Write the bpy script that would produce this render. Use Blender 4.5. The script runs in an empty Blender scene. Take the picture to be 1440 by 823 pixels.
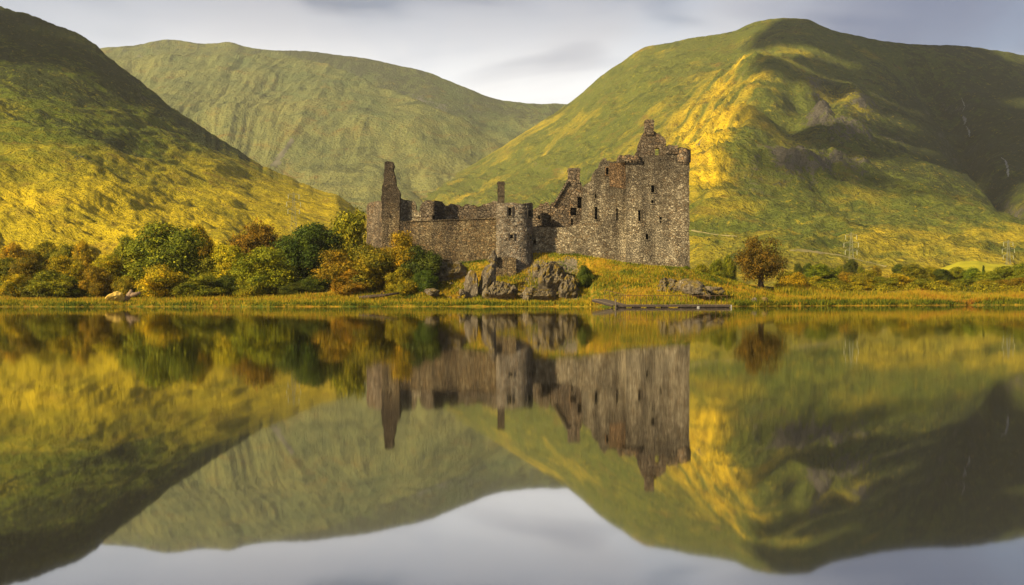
import bpy, bmesh, math, random
import numpy as np
from mathutils import Vector, Matrix
from mathutils.bvhtree import BVHTree
from mathutils.geometry import tessellate_polygon

random.seed(7)
RNG = np.random.default_rng(7)
S = bpy.context.scene
COL = S.collection
R = math.radians

# ------------------------------------------------------------------ camera
CAM_H, F, CX, CY = 1.3, 1650.0, 720.0, 416.0       # eye height (m), focal length and horizon in photo pixels
cam_d = bpy.data.cameras.new('camera')
cam = bpy.data.objects.new('camera', cam_d)
COL.objects.link(cam)
cam.location = (0, 0, CAM_H)
cam.rotation_euler = (R(90), 0, 0)
cam_d.sensor_width = 36.0
cam_d.lens = F / 1440.0 * 36.0
cam_d.shift_y = 4.5 / 1440.0
cam_d.clip_start, cam_d.clip_end = 0.1, 30000
S.camera = cam

# ------------------------------------------------------------------ light
SUN_A, SUN_E = R(52), R(27)                        # degrees left of straight behind the camera, elevation
SUN = Vector((-math.sin(SUN_A) * math.cos(SUN_E), -math.cos(SUN_A) * math.cos(SUN_E), math.sin(SUN_E)))
SUN_STRENGTH, SKY_STRENGTH, EXPOSURE = 5.0, 0.10, 1.12
sun_d = bpy.data.lights.new('sun', 'SUN')
sun_d.energy, sun_d.angle, sun_d.color = SUN_STRENGTH, R(1.2), (1.0, 0.80, 0.48)
sun = bpy.data.objects.new('sun', sun_d)
COL.objects.link(sun)
sun.rotation_euler = SUN.to_track_quat('Z', 'Y').to_euler()

S.view_settings.view_transform = 'Standard'
S.view_settings.look = 'None'
S.view_settings.exposure = EXPOSURE
S.view_settings.gamma = 1.0
S.render.engine = 'CYCLES'
S.cycles.use_denoising = True
S.cycles.max_bounces = 6
S.cycles.diffuse_bounces = 2
S.cycles.glossy_bounces = 3
S.cycles.transmission_bounces = 3
S.cycles.volume_bounces = 1
S.cycles.transparent_max_bounces = 6
S.cycles.sample_clamp_indirect = 6


class NT:
    """tiny helper to write node trees"""
    def __init__(self, tree):
        self.t = tree
        tree.nodes.clear()

    def n(self, kind, **kw):
        nd = self.t.nodes.new(kind)
        for k, v in kw.items():
            if k.startswith('i_'):
                nd.inputs[k[2:].replace('_', ' ')].default_value = v
            else:
                setattr(nd, k, v)
        return nd

    def l(self, a, b):
        self.t.links.new(a, b)
        return b

    def put(self, sock, v):
        if hasattr(v, 'is_output'):
            self.t.links.new(v, sock)
        else:
            sock.default_value = v

    def math(self, op, a, b=0.0, c=0.0, clamp=False):
        m = self.n('ShaderNodeMath', operation=op, use_clamp=clamp)
        self.put(m.inputs[0], a); self.put(m.inputs[1], b)
        if op in ('MULTIPLY_ADD', 'SMOOTH_MIN'):
            self.put(m.inputs[2], c)
        return m.outputs[0]

    def mix(self, f, a, b, mode='MIX'):
        m = self.n('ShaderNodeMix', data_type='RGBA', blend_type=mode, clamp_factor=True)
        self.put(m.inputs['Factor'], f)
        for s, v in ((m.inputs[6], a), (m.inputs[7], b)):
            if isinstance(v, (tuple, list)) and len(v) == 3:
                v = (*v, 1)
            self.put(s, v)
        return m.outputs[2]

    def mapr(self, v, a, b, c=0.0, d=1.0, smooth=False):
        m = self.n('ShaderNodeMapRange', clamp=True)
        if smooth:
            m.interpolation_type = 'SMOOTHSTEP'
        self.put(m.inputs[0], v)
        for i, k in enumerate((a, b, c, d)):
            m.inputs[i + 1].default_value = k
        return m.outputs[0]

    def noise(self, vec, scale, detail=4, rough=0.55, dist=0.0):
        m = self.n('ShaderNodeTexNoise')
        if vec is not None:
            self.l(vec, m.inputs['Vector'])
        m.inputs['Scale'].default_value = scale
        m.inputs['Detail'].default_value = detail
        m.inputs['Roughness'].default_value = rough
        m.inputs['Distortion'].default_value = dist
        return m.outputs['Fac']

    def ramp(self, f, stops):
        m = self.n('ShaderNodeValToRGB')
        e = m.color_ramp.elements
        while len(e) < len(stops):
            e.new(0.5)
        for el, (p, c) in zip(e, stops):
            el.position = p
            el.color = (*c, 1) if len(c) == 3 else c
        self.put(m.inputs[0], f)
        return m.outputs[0]

    def vmap(self, vec, scale=(1, 1, 1), rot=(0, 0, 0), loc=(0, 0, 0)):
        m = self.n('ShaderNodeMapping')
        self.l(vec, m.inputs[0])
        m.inputs['Location'].default_value = loc
        m.inputs['Rotation'].default_value = rot
        m.inputs['Scale'].default_value = scale
        return m.outputs[0]


# ------------------------------------------------------------------ sky (world)
W = bpy.data.worlds.new('World')
S.world = W
W.use_nodes = True
t = NT(W.node_tree)
tc = t.n('ShaderNodeTexCoord').outputs['Generated']
sky = t.n('ShaderNodeTexSky', sky_type='NISHITA', sun_disc=False)
sky.sun_elevation = SUN_E
sky.sun_rotation = math.atan2(SUN.x, SUN.y)
sky.altitude = 50
sky.air_density, sky.dust_density, sky.ozone_density = 1.0, 1.5, 1.0
sep = t.n('ShaderNodeSeparateXYZ'); t.l(tc, sep.inputs[0])
zc = t.math('ADD', t.math('MAXIMUM', sep.outputs[2], 0.0), 0.10)
comb = t.n('ShaderNodeCombineXYZ')
t.l(t.math('DIVIDE', sep.outputs[0], zc), comb.inputs[0])
t.l(t.math('DIVIDE', sep.outputs[1], zc), comb.inputs[1])
p1 = t.vmap(comb.outputs[0], (0.75, 0.95, 1), (0, 0, R(-14)), (3.1, 7.7, 0))
c1 = t.noise(p1, 1.0, 3.5, 0.5, 0.7)
p2 = t.vmap(comb.outputs[0], (1.9, 0.45, 1), (0, 0, R(10)), (0.4, 1.3, 0))
c2 = t.noise(p2, 1.0, 3, 0.5, 0.4)
c1 = t.math('ADD', t.math('MULTIPLY', c1, 0.7), t.math('MULTIPLY', c2, 0.3))
CLOUD = 5.35
cs = lambda r, g, b: (r * CLOUD, g * CLOUD, b * CLOUD)
cloud = t.ramp(t.mapr(c1, 0.42, 0.58), [(0.0, cs(0.22, 0.25, 0.33)), (0.45, cs(0.60, 0.615, 0.67)), (1.0, cs(0.94, 0.94, 0.95))])
# brighter low down where the cloud thins, in the gap between the hills
low = t.mapr(sep.outputs[2], 0.14, 0.235, 1.0, 0.0, True)
cloud = t.mix(t.math('MULTIPLY', low, 0.75), cloud, cs(0.97, 0.97, 0.98))
# a slate-blue bank to the right
wob = t.math('MULTIPLY', t.math('SUBTRACT', c1, 0.5), 0.5)
bank = t.math('MULTIPLY', t.mapr(t.math('ADD', sep.outputs[0], wob), 0.17, 0.34, 0, 1, True),
              t.mapr(t.math('ADD', sep.outputs[2], t.math('MULTIPLY', wob, 0.3)), 0.150, 0.196, 0, 1, True))
cloud = t.mix(t.mapr(t.math('ADD', sep.outputs[2], t.math('MULTIPLY', wob, 0.6)), 0.192, 0.255, 0, 0.72, True), cloud, cs(0.36, 0.38, 0.46))
# the heavy cover overhead is darker than the bright gap over the hills
cloud = t.mix(t.mapr(sep.outputs[2], 0.25, 0.42, 0, 0.86, True), cloud, cs(0.08, 0.085, 0.10))
cloud = t.mix(t.math('MULTIPLY', bank, 0.9), cloud, cs(0.15, 0.19, 0.31))
mask = t.mapr(c2, 0.30, 0.62, 0.86, 1.0, True)
full = t.mix(mask, sky.outputs[0], cloud)
bg = t.n('ShaderNodeBackground'); bg.inputs[1].default_value = SKY_STRENGTH
t.l(full, bg.inputs[0])
t.l(bg.outputs[0], t.n('ShaderNodeOutputWorld').inputs[0])


# ------------------------------------------------------------------ general helpers
def tag(o, label=None, cat=None, group=None, kind=None):
    if label: o['label'] = label
    if cat: o['category'] = cat
    if group: o['group'] = group
    if kind: o['kind'] = kind
    return o


def obj(name, me, mat=None, parent=None):
    o = bpy.data.objects.new(name, me)
    if mat is not None and not me.materials:
        me.materials.append(mat)
    COL.objects.link(o)
    if parent is not None:
        o.parent = parent
    return o


def empty(name, loc=(0, 0, 0), rz=0.0, scale=(1, 1, 1)):
    o = bpy.data.objects.new(name, None)
    o.empty_display_size = 0.5
    o.location = loc
    o.rotation_euler = (0, 0, rz)
    o.scale = scale
    COL.objects.link(o)
    return o


def mesh(name, verts, faces, smooth=False):
    me = bpy.data.meshes.new(name)
    verts = np.asarray(verts, dtype=np.float32)
    if isinstance(faces, np.ndarray) and faces.ndim == 2:
        k = faces.shape[1]
        me.vertices.add(len(verts)); me.vertices.foreach_set('co', verts.ravel())
        me.loops.add(faces.size); me.loops.foreach_set('vertex_index', faces.ravel().astype(np.int32))
        me.polygons.add(len(faces))
        me.polygons.foreach_set('loop_start', np.arange(0, faces.size, k, dtype=np.int32))
        me.update(calc_edges=True)
    else:
        me.from_pydata([tuple(v) for v in verts], [], faces)
        me.update()
    if smooth:
        me.polygons.foreach_set('use_smooth', np.ones(len(me.polygons), dtype=bool))
    return me


def attr(me, name, values):
    a = me.attributes.new(name, 'FLOAT', 'POINT')
    a.data.foreach_set('value', np.asarray(values, dtype=np.float32).ravel())


def P(px, py, D):
    """a point seen at photo pixel (px,py) that stands D metres away"""
    return Vector(((px - CX) / F * D, D, CAM_H + (CY - py) / F * D))


def sstep(a, b, x):
    k = np.clip((x - a) / (b - a), 0, 1)
    return k * k * (3 - 2 * k)


def itp(x, table):
    xs, ys = zip(*table)
    return np.interp(x, xs, ys)


def smooth_itp(x, table):
    """monotone-ish cubic through the table"""
    xs, ys = map(np.asarray, zip(*table))
    m = np.gradient(ys, xs)
    x = np.clip(x, xs[0], xs[-1])
    i = np.clip(np.searchsorted(xs, x) - 1, 0, len(xs) - 2)
    h = xs[i + 1] - xs[i]
    k = (x - xs[i]) / h
    return ((2*k**3 - 3*k**2 + 1) * ys[i] + (k**3 - 2*k**2 + k) * h * m[i]
            + (-2*k**3 + 3*k**2) * ys[i + 1] + (k**3 - k**2) * h * m[i + 1])


def pn(x, y, seed=0):
    """2-D gradient noise, about -1..1"""
    x = np.asarray(x, dtype=np.float64); y = np.asarray(y, dtype=np.float64)
    xi, yi = np.floor(x).astype(np.int64), np.floor(y).astype(np.int64)
    xf, yf = x - xi, y - yi

    def g(ix, iy, dx, dy):
        h = (ix * 374761393 + iy * 668265263 + seed * 1442695041) & 0xFFFFFFFF
        h = ((h ^ (h >> 13)) * 1274126177) & 0xFFFFFFFF
        a = ((h ^ (h >> 16)) & 0xFFFF) / 65536.0 * 2 * np.pi
        return np.cos(a) * dx + np.sin(a) * dy
    u = xf**3 * (xf * (xf * 6 - 15) + 10); v = yf**3 * (yf * (yf * 6 - 15) + 10)
    a = g(xi, yi, xf, yf); b = g(xi + 1, yi, xf - 1, yf)
    c = g(xi, yi + 1, xf, yf - 1); d = g(xi + 1, yi + 1, xf - 1, yf - 1)
    return 1.5 * ((a * (1 - u) + b * u) * (1 - v) + (c * (1 - u) + d * u) * v)


def fbm(x, y, octv=5, gain=0.5, seed=0, ridged=False):
    out, amp, tot = 0.0, 1.0, 0.0
    for o in range(octv):
        k = pn(x * 2.03**o, y * 2.03**o, seed + o * 17)
        out = out + amp * ((1 - 2 * np.abs(k)) if ridged else k)
        tot += amp; amp *= gain
    return out / tot


# ------------------------------------------------------------------ materials
def new_mat(name):
    m = bpy.data.materials.new(name)
    m.use_nodes = True
    return m, NT(m.node_tree)


def finish(t, color, rough=0.9, bump=None, bump_d=0.1, bump_s=1.0, spec=0.2, extra=None):
    b = t.n('ShaderNodeBsdfPrincipled')
    t.put(b.inputs['Base Color'], color if not (isinstance(color, tuple) and len(color) == 3) else (*color, 1))
    t.put(b.inputs['Roughness'], rough)
    b.inputs['Specular IOR Level'].default_value = spec
    if bump is not None:
        bp = t.n('ShaderNodeBump')
        bp.inputs['Strength'].default_value = bump_s
        bp.inputs['Distance'].default_value = bump_d
        t.l(bump, bp.inputs['Height'])
        t.l(bp.outputs[0], b.inputs['Normal'])
    o = t.n('ShaderNodeOutputMaterial')
    t.l(b.outputs[0], o.inputs[0])
    return b


def pos(t):
    return t.n('ShaderNodeNewGeometry').outputs['Position']


def att(t, name):
    return t.n('ShaderNodeAttribute', attribute_name=name).outputs['Fac']


def hill_material(name, green, green2, dry_sun, rock, heather, size=1.0, bump_d=2.0):
    """moorland: dry and green grass in patches, heather, bare rock where the mesh says so; the masks also carry painted sun and cloud shade"""
    m, t = new_mat(name)
    p = pos(t)
    n1 = t.noise(p, 0.012 * size, 5, 0.6, 0.6)
    n2 = t.noise(p, 0.07 * size, 5, 0.65, 0.4)
    n3 = t.noise(p, 0.35 * size, 4, 0.65)
    cb = t.n('ShaderNodeCombineXYZ'); t.l(att(t, 'su'), cb.inputs[0]); t.l(att(t, 'sv'), cb.inputs[1])
    k1 = t.noise(t.vmap(cb.outputs[0], (0.8, 0.9, 1)), 1.0, 5, 0.65, 1.2)
    k2 = t.noise(t.vmap(cb.outputs[0], (2.7, 3.4, 1)), 1.0, 4, 0.65, 1.0)
    n2 = t.math('ADD', t.math('MULTIPLY', n2, 0.52), t.math('MULTIPLY', k1, 0.48))
    n3 = t.math('ADD', t.math('MULTIPLY', n3, 0.72), t.math('MULTIPLY', k2, 0.28))
    g = t.mix(t.mapr(n2, 0.32, 0.68), green, green2)
    dryf = t.math('ADD', att(t, 'dry_sun'), t.math('ADD', t.mapr(n1, 0.3, 0.7, -0.35, 0.35), t.mapr(n2, 0.3, 0.7, -0.25, 0.25)), clamp=True)
    c = t.mix(dryf, g, dry_sun)
    n5 = t.noise(t.vmap(p, (1, 1, 1.6), (0, 0, 0), (37, 11, 5)), 0.022 * size, 6, 0.7, 0.8)
    c = t.mix(t.math('MULTIPLY', t.mapr(n5, 0.55, 0.68), 0.6), c, (0.17, 0.095, 0.018))             # bracken
    c = t.mix(t.math('MULTIPLY', t.mapr(n5, 0.46, 0.33), 0.75), c, tuple(k * 0.42 for k in green))    # damp hollows
    hf = t.math('ADD', att(t, 'heather'), t.math('ADD', t.mapr(n2, 0.3, 0.7, -0.7, 0.3), t.mapr(n3, 0.3, 0.7, -0.35, 0.25)), clamp=True)
    c = t.mix(t.mapr(hf, 0.18, 0.36), c, heather)
    c = t.mix(1.0, c, t.mix(t.mapr(n3, 0.32, 0.68), (0.70, 0.71, 0.70), (1.28, 1.26, 1.2)), 'MULTIPLY')
    n7 = t.noise(p, 0.16 * size, 4, 0.7, 0.6)
    c = t.mix(t.math('MULTIPLY', t.mapr(n7, 0.58, 0.68), 0.45), c, tuple(k * 0.9 for k in heather))
    c = t.mix(t.math('MULTIPLY', t.mapr(n7, 0.40, 0.34), 0.25), c, tuple(min(1, k * 1.15) for k in dry_sun))
    nz = t.n('ShaderNodeSeparateXYZ'); t.l(t.n('ShaderNodeNewGeometry').outputs['Normal'], nz.inputs[0])
    steep = t.mapr(nz.outputs[2], 0.74, 0.50, 0.0, 0.36)
    rf = t.math('ADD', t.math('ADD', att(t, 'rock'), steep), t.math('ADD', t.mapr(n2, 0.3, 0.7, -0.5, 0.3), t.mapr(n3, 0.3, 0.7, -0.3, 0.3)))
    rk = t.mix(t.mapr(n3, 0.3, 0.7), tuple(k * 0.55 for k in rock), tuple(k * 1.3 for k in rock))
    c = t.mix(t.mapr(rf, 0.28, 0.5), c, rk)
    h = t.math('ADD', t.math('MULTIPLY', n2, 2.2), t.math('MULTIPLY', n3, 1.4))
    finish(t, c, 0.95, h, bump_d * 1.5, 1.0, 0.1)
    return m


M = {}
M['hill_left'] = hill_material('moor_left', (0.064, 0.098, 0.008), (0.142, 0.152, 0.010), (0.47, 0.355, 0.010), (0.085, 0.078, 0.072), (0.024, 0.034, 0.007), 1.6, 1.8)
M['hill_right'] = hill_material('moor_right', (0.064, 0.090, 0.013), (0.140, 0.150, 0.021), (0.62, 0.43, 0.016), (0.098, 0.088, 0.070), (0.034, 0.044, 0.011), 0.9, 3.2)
M['hill_back'] = hill_material('moor_back', (0.075, 0.104, 0.042), (0.122, 0.145, 0.056), (0.19, 0.188, 0.060), (0.17, 0.16, 0.155), (0.055, 0.064, 0.036), 0.6, 4.0)  # greens greyed: part of the distance haze put into the colours


def ground_material():
    m, t = new_mat('meadow')
    p = pos(t)
    n1 = t.noise(p, 0.12, 4, 0.6, 0.5)
    n2 = t.noise(p, 0.9, 5, 0.65, 0.3)
    n3 = t.noise(p, 5.0, 4, 0.7)
    c = t.mix(t.mapr(n1, 0.38, 0.62), (0.085, 0.115, 0.012), (0.34, 0.225, 0.014))
    c = t.mix(t.mapr(n2, 0.45, 0.72), c, (0.36, 0.175, 0.02))
    c = t.mix(t.mapr(n2, 0.46, 0.30), c, (0.045, 0.065, 0.010))
    c = t.mix(1.0, c, t.mix(t.mapr(n3, 0.25, 0.75), (0.6, 0.6, 0.58), (1.35, 1.3, 1.2)), 'MULTIPLY')
    rf = t.math('ADD', att(t, 'rock'), t.math('ADD', t.mapr(n2, 0.3, 0.7, -0.45, 0.35), t.mapr(n3, 0.3, 0.7, -0.3, 0.3)))
    rk = t.mix(t.mapr(n3, 0.3, 0.7), (0.06, 0.048, 0.036), (0.24, 0.20, 0.15))
    c = t.mix(t.mapr(rf, 0.35, 0.5), c, rk)
    finish(t, c, 0.95, t.math('ADD', n2, t.math('MULTIPLY', n3, 0.4)), 0.35, 0.9, 0.1)
    return m


M['ground'] = ground_material()


def simple_noise_mat(name, a, b, scale, detail=5, bump_d=0.05, rough=0.9, spec=0.2, stretch=(1, 1, 1)):
    m, t = new_mat(name)
    p = t.vmap(t.n('ShaderNodeTexCoord').outputs['Object'], stretch)
    n = t.noise(p, scale, detail, 0.62, 0.2)
    finish(t, t.mix(t.mapr(n, 0.3, 0.7), a, b), rough, n, bump_d, 1.0, spec)
    return m


def stone_material(name, dark, mid, pale, stain, cell=1.9, pale_bias=0.0, rust=0.0, top_z=None):
    """random rubble masonry: irregular stones with mortar, lichen and damp stains"""
    m, t = new_mat(name)
    p = pos(t)
    wob = t.n('ShaderNodeTexNoise'); t.l(p, wob.inputs['Vector']); wob.inputs['Scale'].default_value = 1.2
    vm = t.n('ShaderNodeVectorMath', operation='MULTIPLY_ADD')
    t.l(wob.outputs['Color'], vm.inputs[0]); vm.inputs[1].default_value = (0.5, 0.5, 0.5); t.l(p, vm.inputs[2])
    q = t.vmap(vm.outputs[0], (1.0, 1.0, 1.45))
    v = t.n('ShaderNodeTexVoronoi', feature='F1'); t.l(q, v.inputs['Vector']); v.inputs['Scale'].default_value = cell
    e = t.n('ShaderNodeTexVoronoi', feature='DISTANCE_TO_EDGE'); t.l(q, e.inputs['Vector']); e.inputs['Scale'].default_value = cell
    sc = t.n('ShaderNodeSeparateColor'); t.l(v.outputs['Color'], sc.inputs[0])
    nb = t.noise(p, 0.16, 5, 0.62, 0.8)
    nm = t.noise(p, 0.8, 5, 0.65, 0.4)
    nf = t.noise(p, 7.0, 4, 0.7)
    f = t.math('ADD', sc.outputs[0], t.mapr(nm, 0.3, 0.7, -0.28 + pale_bias, 0.28 + pale_bias))
    c = t.ramp(f, [(0.0, dark), (0.42, mid), (0.80, pale), (1.0, tuple(min(1, k * 1.45) for k in pale))])
    c = t.mix(t.math('MULTIPLY', t.mapr(sc.outputs[1], 0.62, 0.95), 0.75), c, (0.26, 0.15, 0.06))      # rusty stones
    c = t.mix(0.45, c, mid)                                                                            # worn towards one tone
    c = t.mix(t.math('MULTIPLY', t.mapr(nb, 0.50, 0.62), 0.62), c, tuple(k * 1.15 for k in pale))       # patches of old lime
    c = t.mix(t.math('MULTIPLY', t.mapr(nm, 0.56, 0.68), 0.45), c, tuple(k * 1.2 for k in dark))
    if rust:
        c = t.mix(rust, c, (0.30, 0.14, 0.035))
    # damp and lichen in tall runs
    run = t.noise(t.vmap(p, (0.55, 0.55, 0.07)), 1.0, 4, 0.6)
    st = t.mapr(t.math('ADD', t.math('MULTIPLY', run, 0.6), t.math('MULTIPLY', nb, 0.55)), 0.51, 0.66)
    c = t.mix(t.math('MULTIPLY', st, 0.72), c, stain)
    if top_z:                                      # darkens with height: sunlit pale wall foot painted in, lichen-dark wall head
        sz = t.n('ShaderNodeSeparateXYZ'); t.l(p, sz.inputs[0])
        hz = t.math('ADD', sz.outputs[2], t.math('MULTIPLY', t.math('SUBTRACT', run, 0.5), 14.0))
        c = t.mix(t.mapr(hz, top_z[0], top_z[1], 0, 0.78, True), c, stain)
    c = t.mix(t.mapr(e.outputs[0], 0.0, 0.06, 0.42, 0.0), c, (0.055, 0.045, 0.034))
    c = t.mix(1.0, c, t.mix(t.mapr(nf, 0.25, 0.75), (0.70, 0.70, 0.70), (1.3, 1.3, 1.28)), 'MULTIPLY')
    lay = t.noise(t.vmap(p, (0.5, 0.5, 3.2)), 1.0, 3, 0.6)                 # rough courses
    c = t.mix(1.0, c, t.mix(t.mapr(lay, 0.32, 0.68), (0.80, 0.80, 0.80), (1.2, 1.2, 1.18)), 'MULTIPLY')
    h = t.math('ADD', t.mapr(e.outputs[0], 0.0, 0.16), t.math('ADD', t.math('MULTIPLY', sc.outputs[2], 0.7), t.math('MULTIPLY', nf, 0.5)))
    finish(t, c, 0.92, h, 0.22, 1.0, 0.15)
    return m


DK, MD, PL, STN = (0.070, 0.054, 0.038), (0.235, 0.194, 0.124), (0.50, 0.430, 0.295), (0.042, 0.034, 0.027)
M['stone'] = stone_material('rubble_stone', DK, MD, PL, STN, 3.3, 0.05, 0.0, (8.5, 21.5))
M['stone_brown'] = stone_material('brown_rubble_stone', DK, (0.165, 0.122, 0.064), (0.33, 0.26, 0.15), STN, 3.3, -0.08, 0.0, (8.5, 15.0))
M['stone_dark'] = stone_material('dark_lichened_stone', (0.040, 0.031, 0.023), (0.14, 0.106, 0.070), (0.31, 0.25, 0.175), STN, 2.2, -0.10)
M['stone_pale'] = stone_material('pale_tower_stone', DK, (0.20, 0.17, 0.13), (0.36, 0.32, 0.25), STN, 3.3, 0.10)
M['stone_rust'] = stone_material('rusty_stone', DK, (0.20, 0.125, 0.065), (0.38, 0.26, 0.14), STN, 3.3, 0.0, 0.18)
M['dressed'] = simple_noise_mat('dressed_stone', (0.10, 0.085, 0.07), (0.25, 0.22, 0.18), 3.0)
M['recess_shade'] = simple_noise_mat('recess_shade_stone', (0.012, 0.010, 0.009), (0.03, 0.026, 0.022), 2.0)  # near-black: shade of the tower windows put into the colour
M['rock'] = None


def rock_material():
    m, t = new_mat('lichened_rock')
    p = pos(t)
    n1 = t.noise(t.vmap(p, (1, 1, 0.45), (R(15), R(20), 0)), 0.9, 6, 0.7, 0.6)
    n2 = t.noise(p, 4.5, 5, 0.7, 0.3)
    c = t.mix(t.mapr(n1, 0.32, 0.62), (0.042, 0.034, 0.025), (0.215, 0.178, 0.125))
    c = t.mix(t.mapr(n2, 0.56, 0.66), c, (0.40, 0.35, 0.27))
    c = t.mix(t.math('MULTIPLY', t.mapr(t.noise(p, 0.75, 5, 0.65, 0.5), 0.52, 0.60), 0.85), c, (0.20, 0.135, 0.018))
    c = t.mix(t.math('MULTIPLY', t.mapr(t.noise(t.vmap(p, (2.4, 1, 0.4)), 1.0, 4, 0.7), 0.44, 0.35), 0.7), c, (0.035, 0.028, 0.020))
    nz = t.n('ShaderNodeSeparateXYZ'); t.l(t.n('ShaderNodeNewGeometry').outputs['Normal'], nz.inputs[0])
    moss = t.math('MULTIPLY', t.mapr(nz.outputs[2], 0.45, 0.8), t.mapr(n2, 0.42, 0.56))
    c = t.mix(t.math('MULTIPLY', moss, 0.8), c, (0.20, 0.15, 0.02))
    finish(t, c, 0.9, t.math('ADD', n1, t.math('MULTIPLY', n2, 0.7)), 0.6, 1.0, 0.1)
    return m


M['rock'] = rock_material()
M['pale_rock'] = simple_noise_mat('sun_bleached_rock', (0.34, 0.23, 0.04), (0.52, 0.36, 0.08), 2.5)
M['wood'] = simple_noise_mat('weathered_wood', (0.045, 0.036, 0.027), (0.13, 0.105, 0.08), 4.0, stretch=(1, 6, 6))
M['dark_wood'] = simple_noise_mat('wet_dark_wood', (0.018, 0.014, 0.011), (0.06, 0.045, 0.035), 4.0)
M['rail'] = simple_noise_mat('rusted_rail', (0.05, 0.03, 0.018), (0.11, 0.06, 0.03), 6.0)
M['white'] = simple_noise_mat('white_plastic', (0.17, 0.17, 0.165), (0.28, 0.28, 0.27), 2.0, rough=0.6)
M['bark'] = simple_noise_mat('bark', (0.025, 0.018, 0.012), (0.085, 0.062, 0.042), 5.0, stretch=(1, 1, 0.3))
M['pale_bark'] = simple_noise_mat('pale_bark', (0.13, 0.085, 0.05), (0.27, 0.19, 0.12), 5.0, stretch=(1, 1, 0.3))
M['steel'] = simple_noise_mat('galvanised_steel', (0.11, 0.12, 0.075), (0.18, 0.18, 0.12), 1.0, rough=0.7, spec=0.2)
M['glass_disc'] = simple_noise_mat('insulator_glass', (0.22, 0.22, 0.13), (0.30, 0.30, 0.18), 1.0, rough=0.5)
M['fall'] = simple_noise_mat('white_water', (0.10, 0.10, 0.085), (0.36, 0.355, 0.345), 0.12, rough=0.6)
M['path'] = simple_noise_mat('pale_track', (0.12, 0.115, 0.035), (0.26, 0.21, 0.10), 0.06)
M['scree'] = simple_noise_mat('pale_scree', (0.08, 0.085, 0.045), (0.18, 0.16, 0.12), 0.04)
M['cloud'] = simple_noise_mat('cloud', (0.75, 0.75, 0.77), (0.85, 0.85, 0.85), 0.002, bump_d=1.0)


def leaf_material():
    m, t = new_mat('leaves')
    oi = t.n('ShaderNodeObjectInfo')
    tint = att(t, 'tint')
    gn = t.noise(t.n('ShaderNodeTexCoord').outputs['Object'], 3.2, 3, 0.6)
    base = t.mix(t.mapr(gn, 0.47, 0.64), oi.outputs['Color'], t.mix(1.0, oi.outputs['Color'], (1.6, 1.34, 0.8), 'MULTIPLY'))
    c = t.mix(t.mapr(tint, 0.0, 1.0), t.mix(1.0, base, (0.26, 0.36, 0.36), 'MULTIPLY'), t.mix(1.0, base, (1.75, 1.55, 0.9), 'MULTIPLY'))
    b = t.n('ShaderNodeBsdfPrincipled')
    t.l(c, b.inputs['Base Color'])
    b.inputs['Roughness'].default_value = 0.7
    b.inputs['Specular IOR Level'].default_value = 0.15
    tr = t.n('ShaderNodeBsdfTranslucent'); t.l(c, tr.inputs[0])
    mx = t.n('ShaderNodeMixShader'); mx.inputs[0].default_value = 0.18
    t.l(b.outputs[0], mx.inputs[1]); t.l(tr.outputs[0], mx.inputs[2])
    t.l(mx.outputs[0], t.n('ShaderNodeOutputMaterial').inputs[0])
    return m


def blade_material():
    m, t = new_mat('grass_blades')
    c = t.ramp(att(t, 'tint'), [(0.0, (0.055, 0.085, 0.008)), (0.30, (0.19, 0.195, 0.012)), (0.62, (0.40, 0.275, 0.016)), (1.0, (0.32, 0.135, 0.02))])
    b = t.n('ShaderNodeBsdfPrincipled'); t.l(c, b.inputs['Base Color'])
    b.inputs['Roughness'].default_value = 0.8; b.inputs['Specular IOR Level'].default_value = 0.1
    tr = t.n('ShaderNodeBsdfTranslucent'); t.l(c, tr.inputs[0])
    mx = t.n('ShaderNodeMixShader'); mx.inputs[0].default_value = 0.35
    t.l(b.outputs[0], mx.inputs[1]); t.l(tr.outputs[0], mx.inputs[2])
    t.l(mx.outputs[0], t.n('ShaderNodeOutputMaterial').inputs[0])
    return m


M['leaf'] = leaf_material()
M['blade'] = blade_material()


def field_material():
    m, t = new_mat('pasture')
    p = pos(t)
    n = t.noise(p, 0.22, 6, 0.7)
    finish(t, t.mix(t.mapr(n, 0.3, 0.7), (0.24, 0.25, 0.012), (0.44, 0.37, 0.016)), 0.95, n, 0.9, 0.8, 0.1)
    return m


M['field'] = field_material()


def water_material():
    m, t = new_mat('loch_water')
    p = pos(t)
    n = t.noise(t.vmap(p, (0.5, 0.16, 1)), 0.5, 3, 0.5)
    bp = t.n('ShaderNodeBump'); bp.inputs['Strength'].default_value = 0.10; bp.inputs['Distance'].default_value = 0.02
    t.l(n, bp.inputs['Height'])
    gl = t.n('ShaderNodeBsdfGlossy', distribution='GGX'); t.l(t.mapr(t.noise(t.vmap(p, (0.012, 0.03, 1)), 1.0, 4, 0.6, 0.6), 0.40, 0.62, 0.022, 0.050), gl.inputs['Roughness'])
    gl.inputs['Color'].default_value = (0.93, 0.93, 0.93, 1)
    t.l(bp.outputs[0], gl.inputs['Normal'])
    df = t.n('ShaderNodeBsdfDiffuse'); df.inputs[0].default_value = (0.012, 0.010, 0.006, 1)
    fr = t.n('ShaderNodeFresnel'); fr.inputs[0].default_value = 1.33
    k = t.math('MULTIPLY_ADD', fr.outputs[0], 0.45, 0.49, clamp=True)
    mx = t.n('ShaderNodeMixShader'); t.l(k, mx.inputs[0])
    t.l(df.outputs[0], mx.inputs[1]); t.l(gl.outputs[0], mx.inputs[2])
    t.l(mx.outputs[0], t.n('ShaderNodeOutputMaterial').inputs[0])
    return m


M['water'] = water_material()

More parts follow.
